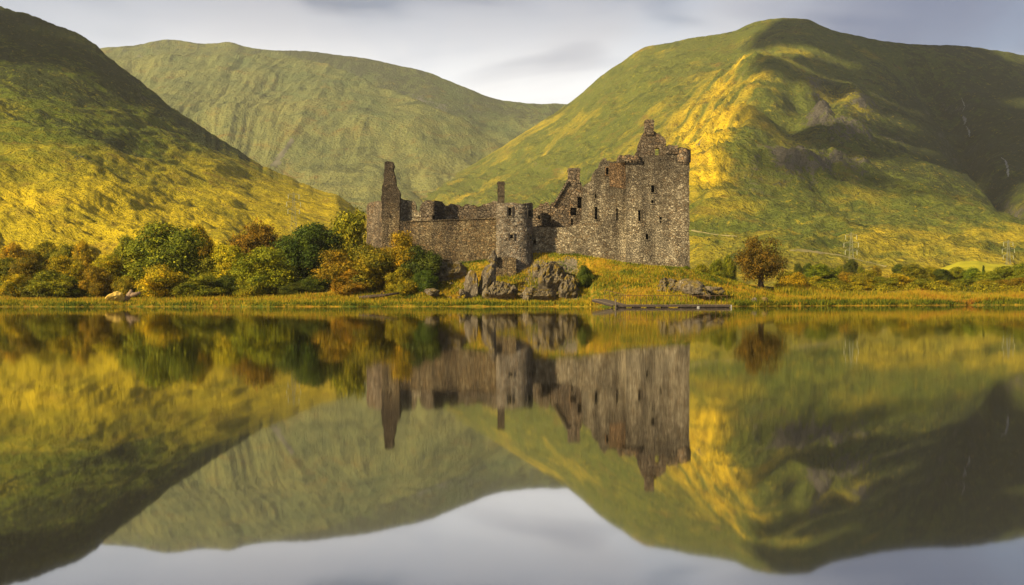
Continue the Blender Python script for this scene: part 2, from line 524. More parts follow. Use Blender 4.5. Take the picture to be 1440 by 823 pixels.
# ------------------------------------------------------------------ ground
SHORE = [(-600, 140), (0, 137), (400, 138), (650, 141), (780, 140), (850, 136), (960, 137), (1030, 141), (1150, 151), (1440, 163), (2000, 175)]
MOUND = [(330, 432), (390, 419), (440, 413), (500, 407), (560, 394), (600, 379), (640, 372), (690, 366), (750, 358), (800, 359), (850, 367), (900, 375),
         (970, 381), (1000, 388), (1030, 393), (1060, 399), (1100, 403), (1160, 411), (1220, 420), (1300, 434)]


def ground_h(x, y):
    x = np.asarray(x, float); y = np.asarray(y, float)
    px = np.clip(CX + F * x / np.maximum(y, 60.0), -600, 2000)
    ys = itp(px, SHORE) + 1.9 * pn(x * 0.12, x * 0 + 3.3, 4) + 0.5 * pn(x * 0.5, y * 0, 9)
    d = y - ys
    sr = sstep(980, 1250, px)
    land = 0.28 * sstep(0, 0.7, d) + 0.055 * np.clip(d, 0, 12) + (0.006 + 0.020 * sr) * np.clip(d - 8, 0, None)
    land = land + (0.10 * pn(x * 0.35, y * 0.35, 21) + 0.25 * pn(x * 0.07, y * 0.07, 22)) * sstep(1, 12, d)
    pym = smooth_itp(CX + F * x / 156.0, MOUND)
    zt = CAM_H + (CY - pym) / F * 156.0
    f = np.clip((d - 3.5) / 12.0, 0, 1)
    f = np.where(x > 10, f ** 1.15, f ** 1.8)
    b = 1 - sstep(182, 225, y)
    rough = (0.45 * fbm(x * 0.22, y * 0.22, 4, 0.5, 33) + 0.18 * fbm(x * 0.9, y * 0.9, 3, 0.5, 35)) * np.clip(f * (1 - f) * 4, 0, 1)
    mound = np.maximum(zt - land, 0) * f * b
    land = land + mound + rough * sstep(0.2, 1.5, zt - 0.8)
    return np.where(d < 0, np.maximum(-3.2, 0.22 * d), land)


def gh(x, y):
    return float(ground_h(np.array([x]), np.array([y]))[0])


def grid_faces(nx, ny):
    i = np.arange(nx - 1)[None, :] + np.arange(ny - 1)[:, None] * nx
    i = i.ravel()
    return np.stack([i, i + 1, i + nx + 1, i + nx], axis=1)


gx = np.concatenate([-np.geomspace(5200, 125, 26), np.arange(-120, 125.1, 0.45), np.geomspace(130, 5200, 26)])
gy = np.concatenate([[-300, -100, 0, 60, 100, 120], np.arange(128, 232, 0.45), np.geomspace(236, 5600, 40)])
GX, GY = np.meshgrid(gx, gy)
GZ = ground_h(GX, GY)
GZ = GZ - 1.2 * sstep(500, 700, GY) * np.clip((GY - 500) / 100, 0, 30)         # dives under the hills
GZ[:6] = -3.2
gm = mesh('ground', np.stack([GX.ravel(), GY.ravel(), np.maximum(GZ, -3.4).ravel()], 1), grid_faces(len(gx), len(gy)), True)
PXG = CX + F * GX / 156.0
rockmask = np.zeros_like(GX)
for (a, b_, c, d_, s) in ((738, 812, 144, 154, 0.85), (655, 715, 145, 150, 0.4), (600, 648, 151, 156, 0.55), (920, 990, 145, 151, 0.35)):
    rockmask = np.maximum(rockmask, s * sstep(a - 8, a + 8, PXG) * (1 - sstep(b_ - 8, b_ + 8, PXG)) * sstep(c - 1, c + 1, GY) * (1 - sstep(d_ - 1, d_ + 1, GY)))
attr(gm, 'rock', rockmask)
ground = tag(obj('ground', gm, M['ground']), 'golden grassy shore and mound rising from the loch', 'ground', kind='structure')

wm = mesh('water', [(-5200, -299, 0), (5200, -299, 0), (5200, 230, 0), (-5200, 230, 0)], [(0, 1, 2, 3)])
water = tag(obj('water', wm, M['water']), 'still mirror-like loch water reflecting castle and hills', 'water', kind='structure')


# ------------------------------------------------------------------ hills
def hill(name, px0, px1, step, sil, r0, r1, z0, gfun, rows, disp, masks, mat, label, back=0.35, silnoise=1.0, seed=1):
    px = np.arange(px0, px1 + step, step)
    s = smooth_itp(px, sil)
    crag = -silnoise * (1.6 * pn(px * 0.02, px * 0, seed) + 0.9 * pn(px * 0.07, px * 0, seed + 1) + 0.5 * pn(px * 0.21, px * 0, seed + 2)) / F
    R0, R1 = itp(px, r0), itp(px, r1)
    z1 = CAM_H + (CY - s) / F * R1
    zz0 = itp(px, z0)
    v = np.concatenate([np.linspace(0, 1, rows), 1 + back * np.linspace(0.03, 1, 18)])
    V, PX = np.meshgrid(v, px, indexing='ij')
    RR = R0 + (R1 - R0) * V
    g = np.where(V <= 1, gfun(np.clip(V, 0, 1), PX), 1 - 0.9 * sstep(0, back * 1.2, V - 1))
    Z = zz0 + (z1 - zz0) * g
    Z = Z + crag[None, :] * RR * sstep(0.80, 1.0, V)
    X = (PX - CX) / F * RR
    PY = CY - (Z - CAM_H) / RR * F
    Z = Z + disp(X, RR, PX, PY, V, z1 - zz0)
    me = mesh(name, np.stack([X.ravel(), RR.ravel(), Z.ravel()], 1), grid_faces(len(px), len(v)), True)
    mk = masks(X, RR, PX, PY, V)
    for k in ('dry_sun', 'rock', 'heather', 'su', 'sv'):
        attr(me, k, np.broadcast_to(mk.get(k, 0.0), X.shape))
    o = tag(obj(name, me, mat), label, 'hill', kind='structure')
    return o


def blob(PX, PY, cx, cy, rx, ry, ang=0.0):
    ca, sa = math.cos(R(ang)), math.sin(R(ang))
    dx, dy = PX - cx, PY - cy
    a, b = (dx * ca + dy * sa) / rx, (-dx * sa + dy * ca) / ry
    return np.exp(-(a * a + b * b))


# left hill
L_SIL = [(-900, -150), (-400, -60), (-150, -15), (0, 9), (40, 20), (75, 33), (105, 46), (140, 70), (200, 117), (260, 165), (310, 196), (355, 224), (400, 246),
         (450, 268), (478, 276), (490, 286), (520, 303), (570, 332), (630, 368), (700, 400), (760, 412)]


def l_dir(PX, PY, X, Y):
    w = 9 * fbm(X / 120, Y / 120, 3, 0.5, 51)
    return (PX + 0.3 * PY) / 70.0, (PY - 0.30 * PX + w) / 9.0


def l_disp(X, Y, PX, PY, V, H):
    env = sstep(0.0, 0.15, V) * (1 - 0.9 * sstep(0.84, 1.0, V))
    # gullies and terraces run down and to the right
    su, sv = l_dir(PX, PY, X, Y)
    d = 11 * fbm(X / 170, Y / 170, 5, 0.5, 3) + 5.0 * fbm(su * 0.5, sv * 0.3, 3, 0.5, 7) + 2.6 * fbm(su, sv * 0.7, 4, 0.55, 8, True) + 3.4 * fbm(X / 42, Y / 46, 5, 0.6, 12) + 1.0 * fbm(X / 7, Y / 9, 3, 0.6, 14)
    return d * env * np.clip(H / 160, 0.05, 1)


def l_mask(X, Y, PX, PY, V):
    dry_sun = np.clip(sstep(150, 365, PY + 0.06 * PX) * 1.0 - 0.08, 0, 1)
    dry_sun = dry_sun + 0.30 * fbm(X / 90, Y / 50, 4, 0.5, 41) + 0.25 * blob(PX, PY, 60, 200, 60, 14, 15)
    he = 0.58 * (1 - sstep(60, 300, PY - 0.12 * PX)) + 0.03  # heather, with cloud shade of the upper hillside put into the colour
    he = he + 0.4 * blob(PX, PY, 160, 115, 30, 10, 35) + 0.45 * blob(PX, PY, 285, 193, 50, 9, 30) + 0.5 * blob(PX, PY, 345, 217, 22, 8, 30) + 0.4 * blob(PX, PY, 30, 40, 70, 22, 20)
    he = he + 0.4 * blob(PX, PY, 130, 190, 60, 12, 15) + 0.35 * blob(PX, PY, 115, 237, 25, 7, 10) + 0.3 * blob(PX, PY, 70, 120, 50, 12, 20)
    rk = 0.42 * blob(PX, PY, 115, 237, 18, 6, 15) + 0.3 * blob(PX, PY, 170, 250, 12, 5) + 0.35 * blob(PX, PY, 345, 217, 14, 6, 35) + 0.3 * blob(PX, PY, 470, 281, 16, 5, 30)
    rk = rk + 0.12 * (1 - sstep(60, 260, PY))
    su, sv = l_dir(PX, PY, X, Y)
    return dict(dry_sun=dry_sun, heather=he, rock=rk, su=su, sv=sv)


hill_left = hill('hill_left', -900, 760, 2.5, L_SIL, [(-900, 330), (760, 300)], [(-900, 1150), (0, 1050), (480, 900), (760, 700)],
                 [(-900, 0), (760, 1)], lambda v, px: 0.62 * v ** 1.55 + 0.38 * v, 300, l_disp, l_mask, M['hill_left'],
                 'steep left hillside of golden grass and dark heather, its cloud shade painted on', silnoise=2.0, seed=50)

# far hill closing the valley
B_SIL = [(-500, 140), (-100, 100), (100, 72), (150, 67), (190, 63), (238, 56), (290, 61), (330, 61), (345, 66), (380, 70), (440, 73), (500, 80), (560, 92), (610, 104), (650, 121),
         (690, 137), (730, 145), (780, 146), (850, 150), (1000, 160), (1300, 190)]


def b_dir(X, Y, PX, PY):
    w = 16 * fbm(X / 260, Y / 260, 3, 0.5, 52)
    m = itp(PX, [(100, 0.75), (400, 0.75), (520, 0.45), (640, -0.2), (760, -0.7)])
    return (PX + m * PY + w) / 17.0, (PY - 0.5 * PX) / 75.0


def b_disp(X, Y, PX, PY, V, H):
    env = sstep(0.0, 0.1, V) * (1 - 0.92 * sstep(0.82, 1.0, V))
    su, sv = b_dir(X, Y, PX, PY)
    d = 20 * fbm(PX / 160, V * 1.5, 3, 0.5, 5) + 13 * fbm(su * 0.30, sv * 0.4, 3, 0.5, 14) + 6.0 * fbm(su, sv, 4, 0.55, 15, True) + 16 * fbm(X / 110, Y / 110, 5, 0.55, 19)
    # the edge where a spur falls away to a darker corrie on the right
    ex = 405 + 240 * np.clip((PY - 80) / 110, -0.5, 1.3) ** 1.0
    d = d + 48 * (1 - sstep(-25, 20, PX - ex)) * sstep(60, 110, PY) * (1 - sstep(190, 250, PY))
    return d * env


def b_mask(X, Y, PX, PY, V):
    ex = 405 + 240 * np.clip((PY - 80) / 110, -0.5, 1.3)
    right = sstep(-10, 25, PX - ex) * (1 - sstep(150, 240, PY))
    dry_sun = 0.35 + 0.3 * sstep(150, 280, PY) + 0.25 * fbm(PX / 60, PY / 30, 3, 0.5, 43) - 0.3 * right
    he = 0.12 + 0.40 * right + 0.35 * (1 - sstep(60, 110, PY))
    rk = 0.40 * blob(PX, PY, 630, 150, 60, 14, 14) + 0.30 * blob(PX, PY, 530, 130, 55, 12, 8) + 0.3 * blob(PX, PY, 200, 85, 60, 14) + 0.38 * blob(PX, PY, 465, 150, 22, 4, 30) + 0.35 * blob(PX, PY, 425, 105, 14, 4, 55)
    su, sv = b_dir(X, Y, PX, PY)
    return dict(dry_sun=dry_sun, heather=he, rock=rk, su=su, sv=sv)


hill_back = hill('hill_back', -500, 1300, 2.5, B_SIL, [(-500, 1500), (1300, 1500)], [(-500, 3200), (240, 3100), (780, 2900), (1300, 2900)],
                 [(-500, 20), (1300, 20)], lambda v, px: 0.55 * v ** 1.5 + 0.45 * v, 280, b_disp, b_mask, M['hill_back'],
                 'pale hazy hill closing the valley behind the castle', silnoise=0.8, seed=70)

# right hill
R_SIL = [(300, 400), (420, 345), (480, 310), (540, 288), (600, 266), (650, 240), (700, 210), (750, 178), (800, 145), (828, 122), (850, 103), (872, 88), (900, 70), (945, 60), (1000, 50), (1035, 43), (1055, 34), (1080, 28),
         (1110, 26), (1140, 29), (1160, 39), (1200, 50), (1250, 59), (1300, 63), (1350, 64), (1400, 71), (1440, 78), (1600, 105), (1900, 190), (2400, 330)]


def spur_x(PY):
    return 1088 - 0.33 * (PY - 110)


def r_sun_patch(PX, PY):  # sun patch on the spur, put into grass colour and relief
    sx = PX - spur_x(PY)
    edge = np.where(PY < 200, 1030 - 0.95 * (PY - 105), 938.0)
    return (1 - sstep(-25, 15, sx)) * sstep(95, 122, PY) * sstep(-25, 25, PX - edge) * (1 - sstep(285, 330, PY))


_mx = np.arange(200, 2500, 5.0)
_mi = np.cumsum(itp(_mx, [(500, 0.60), (900, 0.72), (1020, 0.78), (1085, 0.45), (1160, 0.05), (1280, -0.42), (1440, -0.5), (2400, -0.5)])) * 5.0


def r_dir(X, Y, PX, PY):
    """coordinates across and along the run of the terracettes and gullies"""
    w = 9 * fbm(X / 200, Y / 240, 3, 0.5, 53)
    q = PY + np.interp(PX, _mx, _mi) + w
    low = sstep(230, 330, PY)                            # lower slopes: nearly level ledges
    return (q * (1 - low) + (PY + 0.25 * np.interp(PX, _mx, _mi) + w + 560) * low) / 11.0, (PX - 0.6 * PY) / 70.0


def r_disp(X, Y, PX, PY, V, H):
    env = sstep(0.0, 0.12, V) * (1 - 0.93 * sstep(0.86, 1.0, V))
    su, sv = r_dir(X, Y, PX, PY)
    flank = 1 - sstep(1000, 1130, PX)
    up = sstep(0.10, 0.42, V)
    d = (2.2 + 1.6 * flank) * up * fbm(su, sv, 5, 0.55, 6, True) + (5 + 3 * flank) * up * fbm(su * 0.30, sv * 0.6, 3, 0.5, 26)
    d = d + 20 * fbm(X / 260, Y / 300, 3, 0.5, 27) + 13 * fbm(X / 90, Y / 110, 5, 0.58, 29) + 3.6 * fbm(X / 24, Y / 34, 4, 0.6, 39, True)
    d = d + 8.0 * (1 - sstep(0.25, 0.60, V)) * fbm(X / 60, Y / 60, 5, 0.6, 49)
    d = d + 10.0 * r_sun_patch(PX, PY) * fbm(su * 0.75, sv * 1.0, 4, 0.6, 59, True)
    # spur: crest at spur_x, falling into a shaded hollow to the right
    sx = PX - spur_x(PY)
    band = sstep(75, 130, PY) * (1 - sstep(250, 340, PY))
    d = d + 30 * np.exp(-(np.minimum(sx, 0) / 120) ** 2) * np.exp(-(np.maximum(sx, 0) / 38) ** 2) * band
    # crags
    for (cx, cy, rx, ry, h) in ((1155, 190, 26, 18, 34), (1192, 212, 38, 16, 30), (1205, 150, 22, 22, 22), (1120, 265, 60, 16, 26), (1190, 262, 50, 14, 20), (1140, 140, 18, 16, 18)):
        d = d + 0.75 * h * blob(PX, PY, cx, cy, rx, ry) * (0.7 + 0.6 * fbm(X / 34, Y / 44, 5, 0.6, 61, True))
    # the burn's ravine on the far right
    rx_ = itp(PY, [(60, 1235), (110, 1325), (150, 1352), (190, 1362), (215, 1395), (240, 1420), (280, 1452), (330, 1500)])
    d = d - 38 * np.exp(-((PX - rx_) / 26) ** 2) * sstep(55, 110, PY) * (1 - sstep(255, 310, PY))
    d = d - 30 * np.exp(-((PX - rx_) / 90) ** 2) * sstep(55, 110, PY) * (1 - sstep(255, 330, PY))
    return d * env


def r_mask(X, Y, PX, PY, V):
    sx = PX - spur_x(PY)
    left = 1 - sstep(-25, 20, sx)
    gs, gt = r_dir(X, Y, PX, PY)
    gold = r_sun_patch(PX, PY) * np.clip(0.62 + 1.9 * fbm(gs * 0.85, gt * 0.55, 4, 0.6, 59), -0.1, 1.1)  # gold streaks: sunlight painted into the grass colour
    dry_sun = -0.06 + 0.36 * sstep(310, 385, PY) + 0.95 * gold + 0.30 * fbm(X / 110, Y / 160, 4, 0.5, 44) - 0.10 * sstep(1180, 1420, PX)
    dry_sun = dry_sun + 0.10 * (1 - sstep(700, 900, PX))
    he = 0.05 + 0.30 * (1 - sstep(40, 130, PY)) * sstep(820, 1000, PX) + 0.42 * sstep(10, 80, sx) * sstep(70, 130, PY) * (1 - sstep(255, 320, PY)) + 0.3 * sstep(1180, 1330, PX) * (1 - sstep(150, 300, PY))  # heather mask also paints shade over the top and right of the spur
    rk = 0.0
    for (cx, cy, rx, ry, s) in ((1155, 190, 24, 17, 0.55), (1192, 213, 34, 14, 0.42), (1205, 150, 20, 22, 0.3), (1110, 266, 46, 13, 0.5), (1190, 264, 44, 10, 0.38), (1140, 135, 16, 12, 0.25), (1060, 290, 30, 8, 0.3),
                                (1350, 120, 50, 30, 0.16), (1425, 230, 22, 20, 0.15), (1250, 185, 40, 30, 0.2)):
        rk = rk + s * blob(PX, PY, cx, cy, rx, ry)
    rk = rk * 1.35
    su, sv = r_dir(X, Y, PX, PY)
    return dict(dry_sun=dry_sun, heather=he, rock=rk, su=su, sv=sv)


def r_prof(v, px):
    return 0.16 * v + 0.84 * (0.60 * v ** 1.35 + 0.40 * v ** 2.6)


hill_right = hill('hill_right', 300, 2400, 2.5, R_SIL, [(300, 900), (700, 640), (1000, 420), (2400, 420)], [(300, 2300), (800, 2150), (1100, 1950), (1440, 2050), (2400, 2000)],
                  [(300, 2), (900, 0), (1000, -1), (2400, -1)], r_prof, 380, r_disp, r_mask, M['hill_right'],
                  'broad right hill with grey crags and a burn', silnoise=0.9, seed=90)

dg = bpy.context.evaluated_depsgraph_get()
BVH = {}
for h in (hill_left, hill_right, hill_back):
    n = len(h.data.polygons)
    BVH[h.name] = BVHTree.FromObject(h, dg)


def hit(px, py, which):
    """where the sight line through a photo pixel meets a hillside"""
    o = Vector((0, 0, CAM_H))
    d = (P(px, py, 100.0) - o).normalized()
    h = BVH[which].ray_cast(o, d)
    return h[0]


def drop(x, y, which):
    h = BVH[which].ray_cast(Vector((x, y, 3000)), Vector((0, 0, -1)))
    return h[0].z if h[0] is not None else gh(x, y)


def ribbon(name, pts, widths, which, mat, lift, label, cat, seed=0):
    """a strip draped on a hillside"""
    hits, ws = [], []
    dense = []
    for i in range(len(pts) - 1):
        for k in range(8):
            f = k / 8
            dense.append((pts[i][0] * (1 - f) + pts[i + 1][0] * f, pts[i][1] * (1 - f) + pts[i + 1][1] * f, widths[i] * (1 - f) + widths[i + 1] * f))
    for j, (a, b, w) in enumerate(dense):
        h = hit(a + 0.5 * math.sin(j * 1.7 + seed), b, which)
        if h is not None:
            hits.append(h); ws.append(w * (0.45 + 1.0 * random.random()))
    vs, fs = [], []
    for i, h in enumerate(hits):
        a = hits[max(0, i - 1)]; b = hits[min(len(hits) - 1, i + 1)]
        d = (b - a); d.z = 0
        if d.length < 1e-6: d = Vector((1, 0, 0))
        nrm = Vector((-d.y, d.x, 0)).normalized() * ws[i] * 0.5
        for k, s in enumerate((-1, -0.35, 0.35, 1)):
            q = h + nrm * s
            vs.append((q.x, q.y, drop(q.x, q.y, which) + lift * (1 if abs(s) < 0.5 else 0.15)))
        if i:
            for k in range(3):
                j = 4 * (i - 1) + k
                fs.append((j, j + 1, j + 5, j + 4))
    return tag(obj(name, mesh(name, vs, fs, True), mat), label, cat, kind='structure')


ribbon('stream', [(1352, 138), (1357, 150), (1353, 158)], [0.8, 1.6, 0.8], 'hill_right', M['fall'], 0.5, 'thin upper thread of the burn high in the ravine', 'stream')
ribbon('stream', [(1354, 164), (1358, 170), (1356, 176)], [1.5, 4.0, 1.5], 'hill_right', M['fall'], 0.5, 'widest white cascade of the burn in the ravine', 'stream', 2)
ribbon('stream', [(1359, 178), (1363, 185), (1363, 194)], [1.2, 2.4, 1.2], 'hill_right', M['fall'], 0.5, 'lower white thread of the burn just under the widest cascade', 'stream', 4)
ribbon('stream', [(1408, 222), (1414, 226), (1417, 236), (1418, 251)], [0.8, 1.8, 2.4, 1.6], 'hill_right', M['fall'], 0.5, 'short white waterfall low in the ravine at far right', 'stream', 3)
ribbon('scree', [(412, 196), (403, 208), (394, 220), (383, 236)], [5, 10, 14, 16], 'hill_back', M['scree'], 0.5, 'pale scree gully on the far hill', 'scree')
ribbon('path', [(972, 324), (1005, 330), (1040, 333)], [1.2, 1.4, 1.2], 'hill_right', M['path'], 0.25, 'pale track crossing the right hill foot behind the keep', 'path')
ribbon('path', [(1112, 352), (1135, 353), (1180, 359), (1225, 370), (1250, 376)], [1.5, 3, 1.6, 1.4, 1.4], 'hill_right', M['path'], 0.25, 'pale track running down towards the pylons', 'path', 5)

# bright pasture knoll on the right
fx = np.linspace(1300, 1560, 90); fv = np.linspace(0, 1, 40)
FV, FPX = np.meshgrid(fv, fx, indexing='ij')
FD = 395 + 150 * FV
topy = itp(FPX, [(1300, 388), (1325, 377), (1350, 368), (1375, 368), (1395, 372), (1440, 376), (1560, 380)])
FZ = CAM_H + (CY - (390 + (topy - 390) * np.sin(FV * np.pi * 0.62) / math.sin(math.pi * 0.62 if False else math.pi * 0.5))) / F * FD
FX = (FPX - CX) / F * FD
fm = mesh('field', np.stack([FX.ravel(), FD.ravel(), (FZ + 1.3 * fbm(FX / 26, FD / 40, 4)).ravel()], 1), grid_faces(90, 40), True)
tag(obj('field', fm, M['field']), 'bright yellow-green pasture knoll beyond the right-hand trees', 'field', kind='structure')


# ------------------------------------------------------------------ mesh builder
class MB:
    def __init__(self):
        self.v, self.f = [], []

    def box(self, c, s, rot=None, taper=1.0):
        n = len(self.v)
        for dz in (-1, 1):
            k = 1.0 if dz < 0 else taper
            for dx, dy in ((-1, -1), (1, -1), (1, 1), (-1, 1)):
                p = Vector((dx * s[0] / 2 * k, dy * s[1] / 2 * k, dz * s[2] / 2))
                if rot is not None: p = rot @ p
                self.v.append(Vector(c) + p)
        self.f += [(n, n + 3, n + 2, n + 1), (n + 4, n + 5, n + 6, n + 7)] + [(n + i, n + (i + 1) % 4, n + 4 + (i + 1) % 4, n + 4 + i) for i in range(4)]

    def tube(self, pts, rad, sides=6, cap=True):
        pts = [Vector(p) for p in pts]
        if not hasattr(rad, '__len__'): rad = [rad] * len(pts)
        n0 = len(self.v)
        for i, p in enumerate(pts):
            d = (pts[min(i + 1, len(pts) - 1)] - pts[max(i - 1, 0)]).normalized()
            a = d.orthogonal().normalized() if abs(d.z) > 0.99 else d.cross(Vector((0, 0, 1))).normalized()
            b = d.cross(a)
            for k in range(sides):
                th = 2 * math.pi * k / sides
                self.v.append(p + (a * math.cos(th) + b * math.sin(th)) * rad[i])
        for i in range(len(pts) - 1):
            for k in range(sides):
                q = n0 + i * sides
                self.f.append((q + k, q + (k + 1) % sides, q + sides + (k + 1) % sides, q + sides + k))
        if cap:
            self.f.append(tuple(n0 + k for k in range(sides))[::-1])
            self.f.append(tuple(n0 + (len(pts) - 1) * sides + k for k in range(sides)))

    def build(self, name, mat, parent=None, smooth=False):
        me = mesh(name, self.v, self.f, smooth)
        return obj(name, me, mat, parent)


# ------------------------------------------------------------------ the castle
castle = empty('ruined_castle', (0, 158, gh(0, 158)))
tag(castle, 'ruined grey stone castle with tall keep and round tower on the mound', 'castle')
CINV = Matrix.Translation(-Vector(castle.location))


def to_castle(mb, name, mat, parent=None):
    """parts are written in world metres and stored relative to the castle's base"""
    off = Vector(castle.location)
    mb.v = [Vector(v) - off for v in mb.v]
    return mb.build(name, mat, parent or castle)


def jag(pts, D, amp=0.16, step=0.38, seed=0):
    """break a straight run of pixels into stone-sized steps"""
    rnd = random.Random(seed)
    out = [pts[0]]
    for (a, b) in zip(pts, pts[1:]):
        L = math.hypot(b[0] - a[0], b[1] - a[1]) / F * D
        n = max(1, int(L / step))
        up = abs(b[1] - a[1]) > 1.5 * abs(b[0] - a[0])
        for i in range(1, n + 1):
            f = i / n
            x, y = a[0] + (b[0] - a[0]) * f, a[1] + (b[1] - a[1]) * f
            k = amp * F / D
            if i < n:
                if up:
                    x += rnd.uniform(-k, k) * 0.8
                else:
                    y += rnd.uniform(-k, k)
                    if rnd.random() < 0.45:                     # a square step
                        out.append((out[-1][0] + (x - out[-1][0]) * 0.9, out[-1][1]))
            out.append((x, y))
    return out


def panel(mb, top, D, thick, base, holes=(), through=(), amp=0.16, seed=0, D2=None, stones=4, deep=None):
    """a wall seen from the loch: broken wall head `top` (photo pixels, left to right), bottom at pixel row(s) `base`,
    front face D (left end) .. D2 (right end) metres away; `holes` are blind window embrasures, `through` go right through"""
    D2 = D if D2 is None else D2
    xl, xr = top[0][0], top[-1][0]

    def depth(px):
        return D + (D2 - D) * (px - xl) / max(1e-6, xr - xl)
    tj = jag(top, D, amp, seed=seed)
    bl, br = (base if hasattr(base, '__len__') else (base, base))
    left = jag([(xl, bl), (xl, top[0][1])], D, amp * 0.5, 0.6, seed + 1)[1:-1]
    right = jag([(xr, top[-1][1]), (xr, br)], D, amp * 0.5, 0.6, seed + 2)[1:-1]
    outer = [(xl, bl)] + left + tj + right + [(xr, br)]
    fp = lambda q: P(q[0], q[1], depth(q[0]))
    loops = [[fp(q) for q in outer]]
    rects = list(holes) + list(through)
    for (x0, y0, x1, y1) in rects:
        loops.append([fp(q) for q in ((x0, y1), (x0, y0), (x1, y0), (x1, y1))])
    flat = [v for lp in loops for v in lp]
    tri = tessellate_polygon([[Vector((v.x, v.z, 0)) for v in lp] for lp in loops])
    n = len(mb.v)
    mb.v += flat
    for tr in tri:
        a, b, c = (flat[i] for i in tr)
        nr = (b - a).cross(c - a)
        mb.f.append(tuple(n + i for i in (tr if nr.y < 0 else tr[::-1])))
    # back face (holes that go through share it)
    m = len(mb.v)
    mb.v += [v + Vector((0, thick, 0)) for v in flat]
    lb = [loops[0]] + loops[1 + len(holes):]
    idx = list(range(len(loops[0]))) + list(range(len(flat) - 4 * len(through), len(flat)))
    tri = tessellate_polygon([[Vector((v.x, v.z, 0)) for v in lp] for lp in lb])
    for tr in tri:
        i = [idx[k] for k in tr]
        a, b, c = (flat[k] for k in i)
        nr = (b - a).cross(c - a)
        mb.f.append(tuple(m + k for k in (i if nr.y > 0 else i[::-1])))
    k0 = len(loops[0])
    for i in range(k0):
        j = (i + 1) % k0
        mb.f.append((n + i, n + j, m + j, m + i))
    o = k0
    for hI, (x0, y0, x1, y1) in enumerate(rects):
        if hI < len(holes):
            q = len(mb.v)
            dd = min(thick - 0.12, deep or 2.0)
            mb.v += [flat[o + k] + Vector((0, dd, 0)) for k in range(4)]
            for k in range(4):
                mb.f.append((n + o + k, n + o + (k + 1) % 4, q + (k + 1) % 4, q + k))
            mb.f.append((q, q + 1, q + 2, q + 3))
        else:
            for k in range(4):
                mb.f.append((n + o + k, n + o + (k + 1) % 4, m + o + (k + 1) % 4, m + o + k))
        o += 4
    # stones standing proud of the face
    rnd = random.Random(seed + 99)
    from bisect import bisect
    txs = [p[0] for p in tj]
    cnt = 0
    while cnt < stones:
        cnt += 1
        x = rnd.uniform(xl + 2, xr - 2)
        i = min(max(bisect(txs, x), 1), len(tj) - 1)
        ty = max(tj[i - 1][1], tj[i][1]) + 3
        yb = bl + (br - bl) * (x - xl) / (xr - xl) - 3
        if yb <= ty: continue
        y = rnd.uniform(ty, yb)
        if any(x0 - 3 < x < x1 + 3 and y0 - 3 < y < y1 + 3 for (x0, y0, x1, y1) in rects): continue
        w, h = rnd.uniform(0.22, 0.55), rnd.uniform(0.15, 0.32)
        rot = Matrix.Rotation(rnd.uniform(-0.12, 0.12), 3, 'Y') @ Matrix.Rotation(rnd.uniform(-0.2, 0.2), 3, 'Z')
        mb.box(P(x, y, depth(x)) + Vector((0, 0.10, 0)), (w, rnd.uniform(0.26, 0.36), h), rot, rnd.uniform(0.75, 1.0))
    return depth


def surround(parent, x0, y0, x1, y1, D, w=0.11, mat=None):
    """dressed stone margin of a window opening, a hand's breadth proud of the rubble"""
    a, b = P(x0, y1, D), P(x1, y0, D)
    mb = MB()
    mb.box(((a.x + b.x) / 2, D, b.z + w * 0.6), (b.x - a.x + 2 * w + 0.08, 0.16, w * 1.15))
    mb.box(((a.x + b.x) / 2, D - 0.03, a.z - w * 0.5), (b.x - a.x + 2 * w + 0.12, 0.22, w))
    mb.box((a.x - w / 2, D, (a.z + b.z) / 2), (w, 0.15, b.z - a.z))
    mb.box((b.x + w / 2, D, (a.z + b.z) / 2), (w, 0.15, b.z - a.z))
    o = to_castle(mb, 'window', mat or M['stone'], castle)
    o.parent = parent
    return o


def chimney(x0, y0, x1, y1, D, depth, mat, seed=0, cap=True):
    mb = MB()
    panel(mb, [(x0, y0 + 0.6), (x0 + 2, y0), ((x0 + x1) / 2, y0 + 0.4), (x1 - 1.5, y0), (x1, y0 + 0.8)], D, depth, y1, seed=seed, amp=0.07, stones=4)
    if cap:
        a, b = P(x0, y0, D), P(x1, y0, D)
        z = P(x0, y0 + 3.0, D).z
        mb.box(((a.x + b.x) / 2, D + depth / 2, z), (b.x - a.x + 0.16, depth + 0.16, 0.16))
    return to_castle(mb, 'chimney', mat)


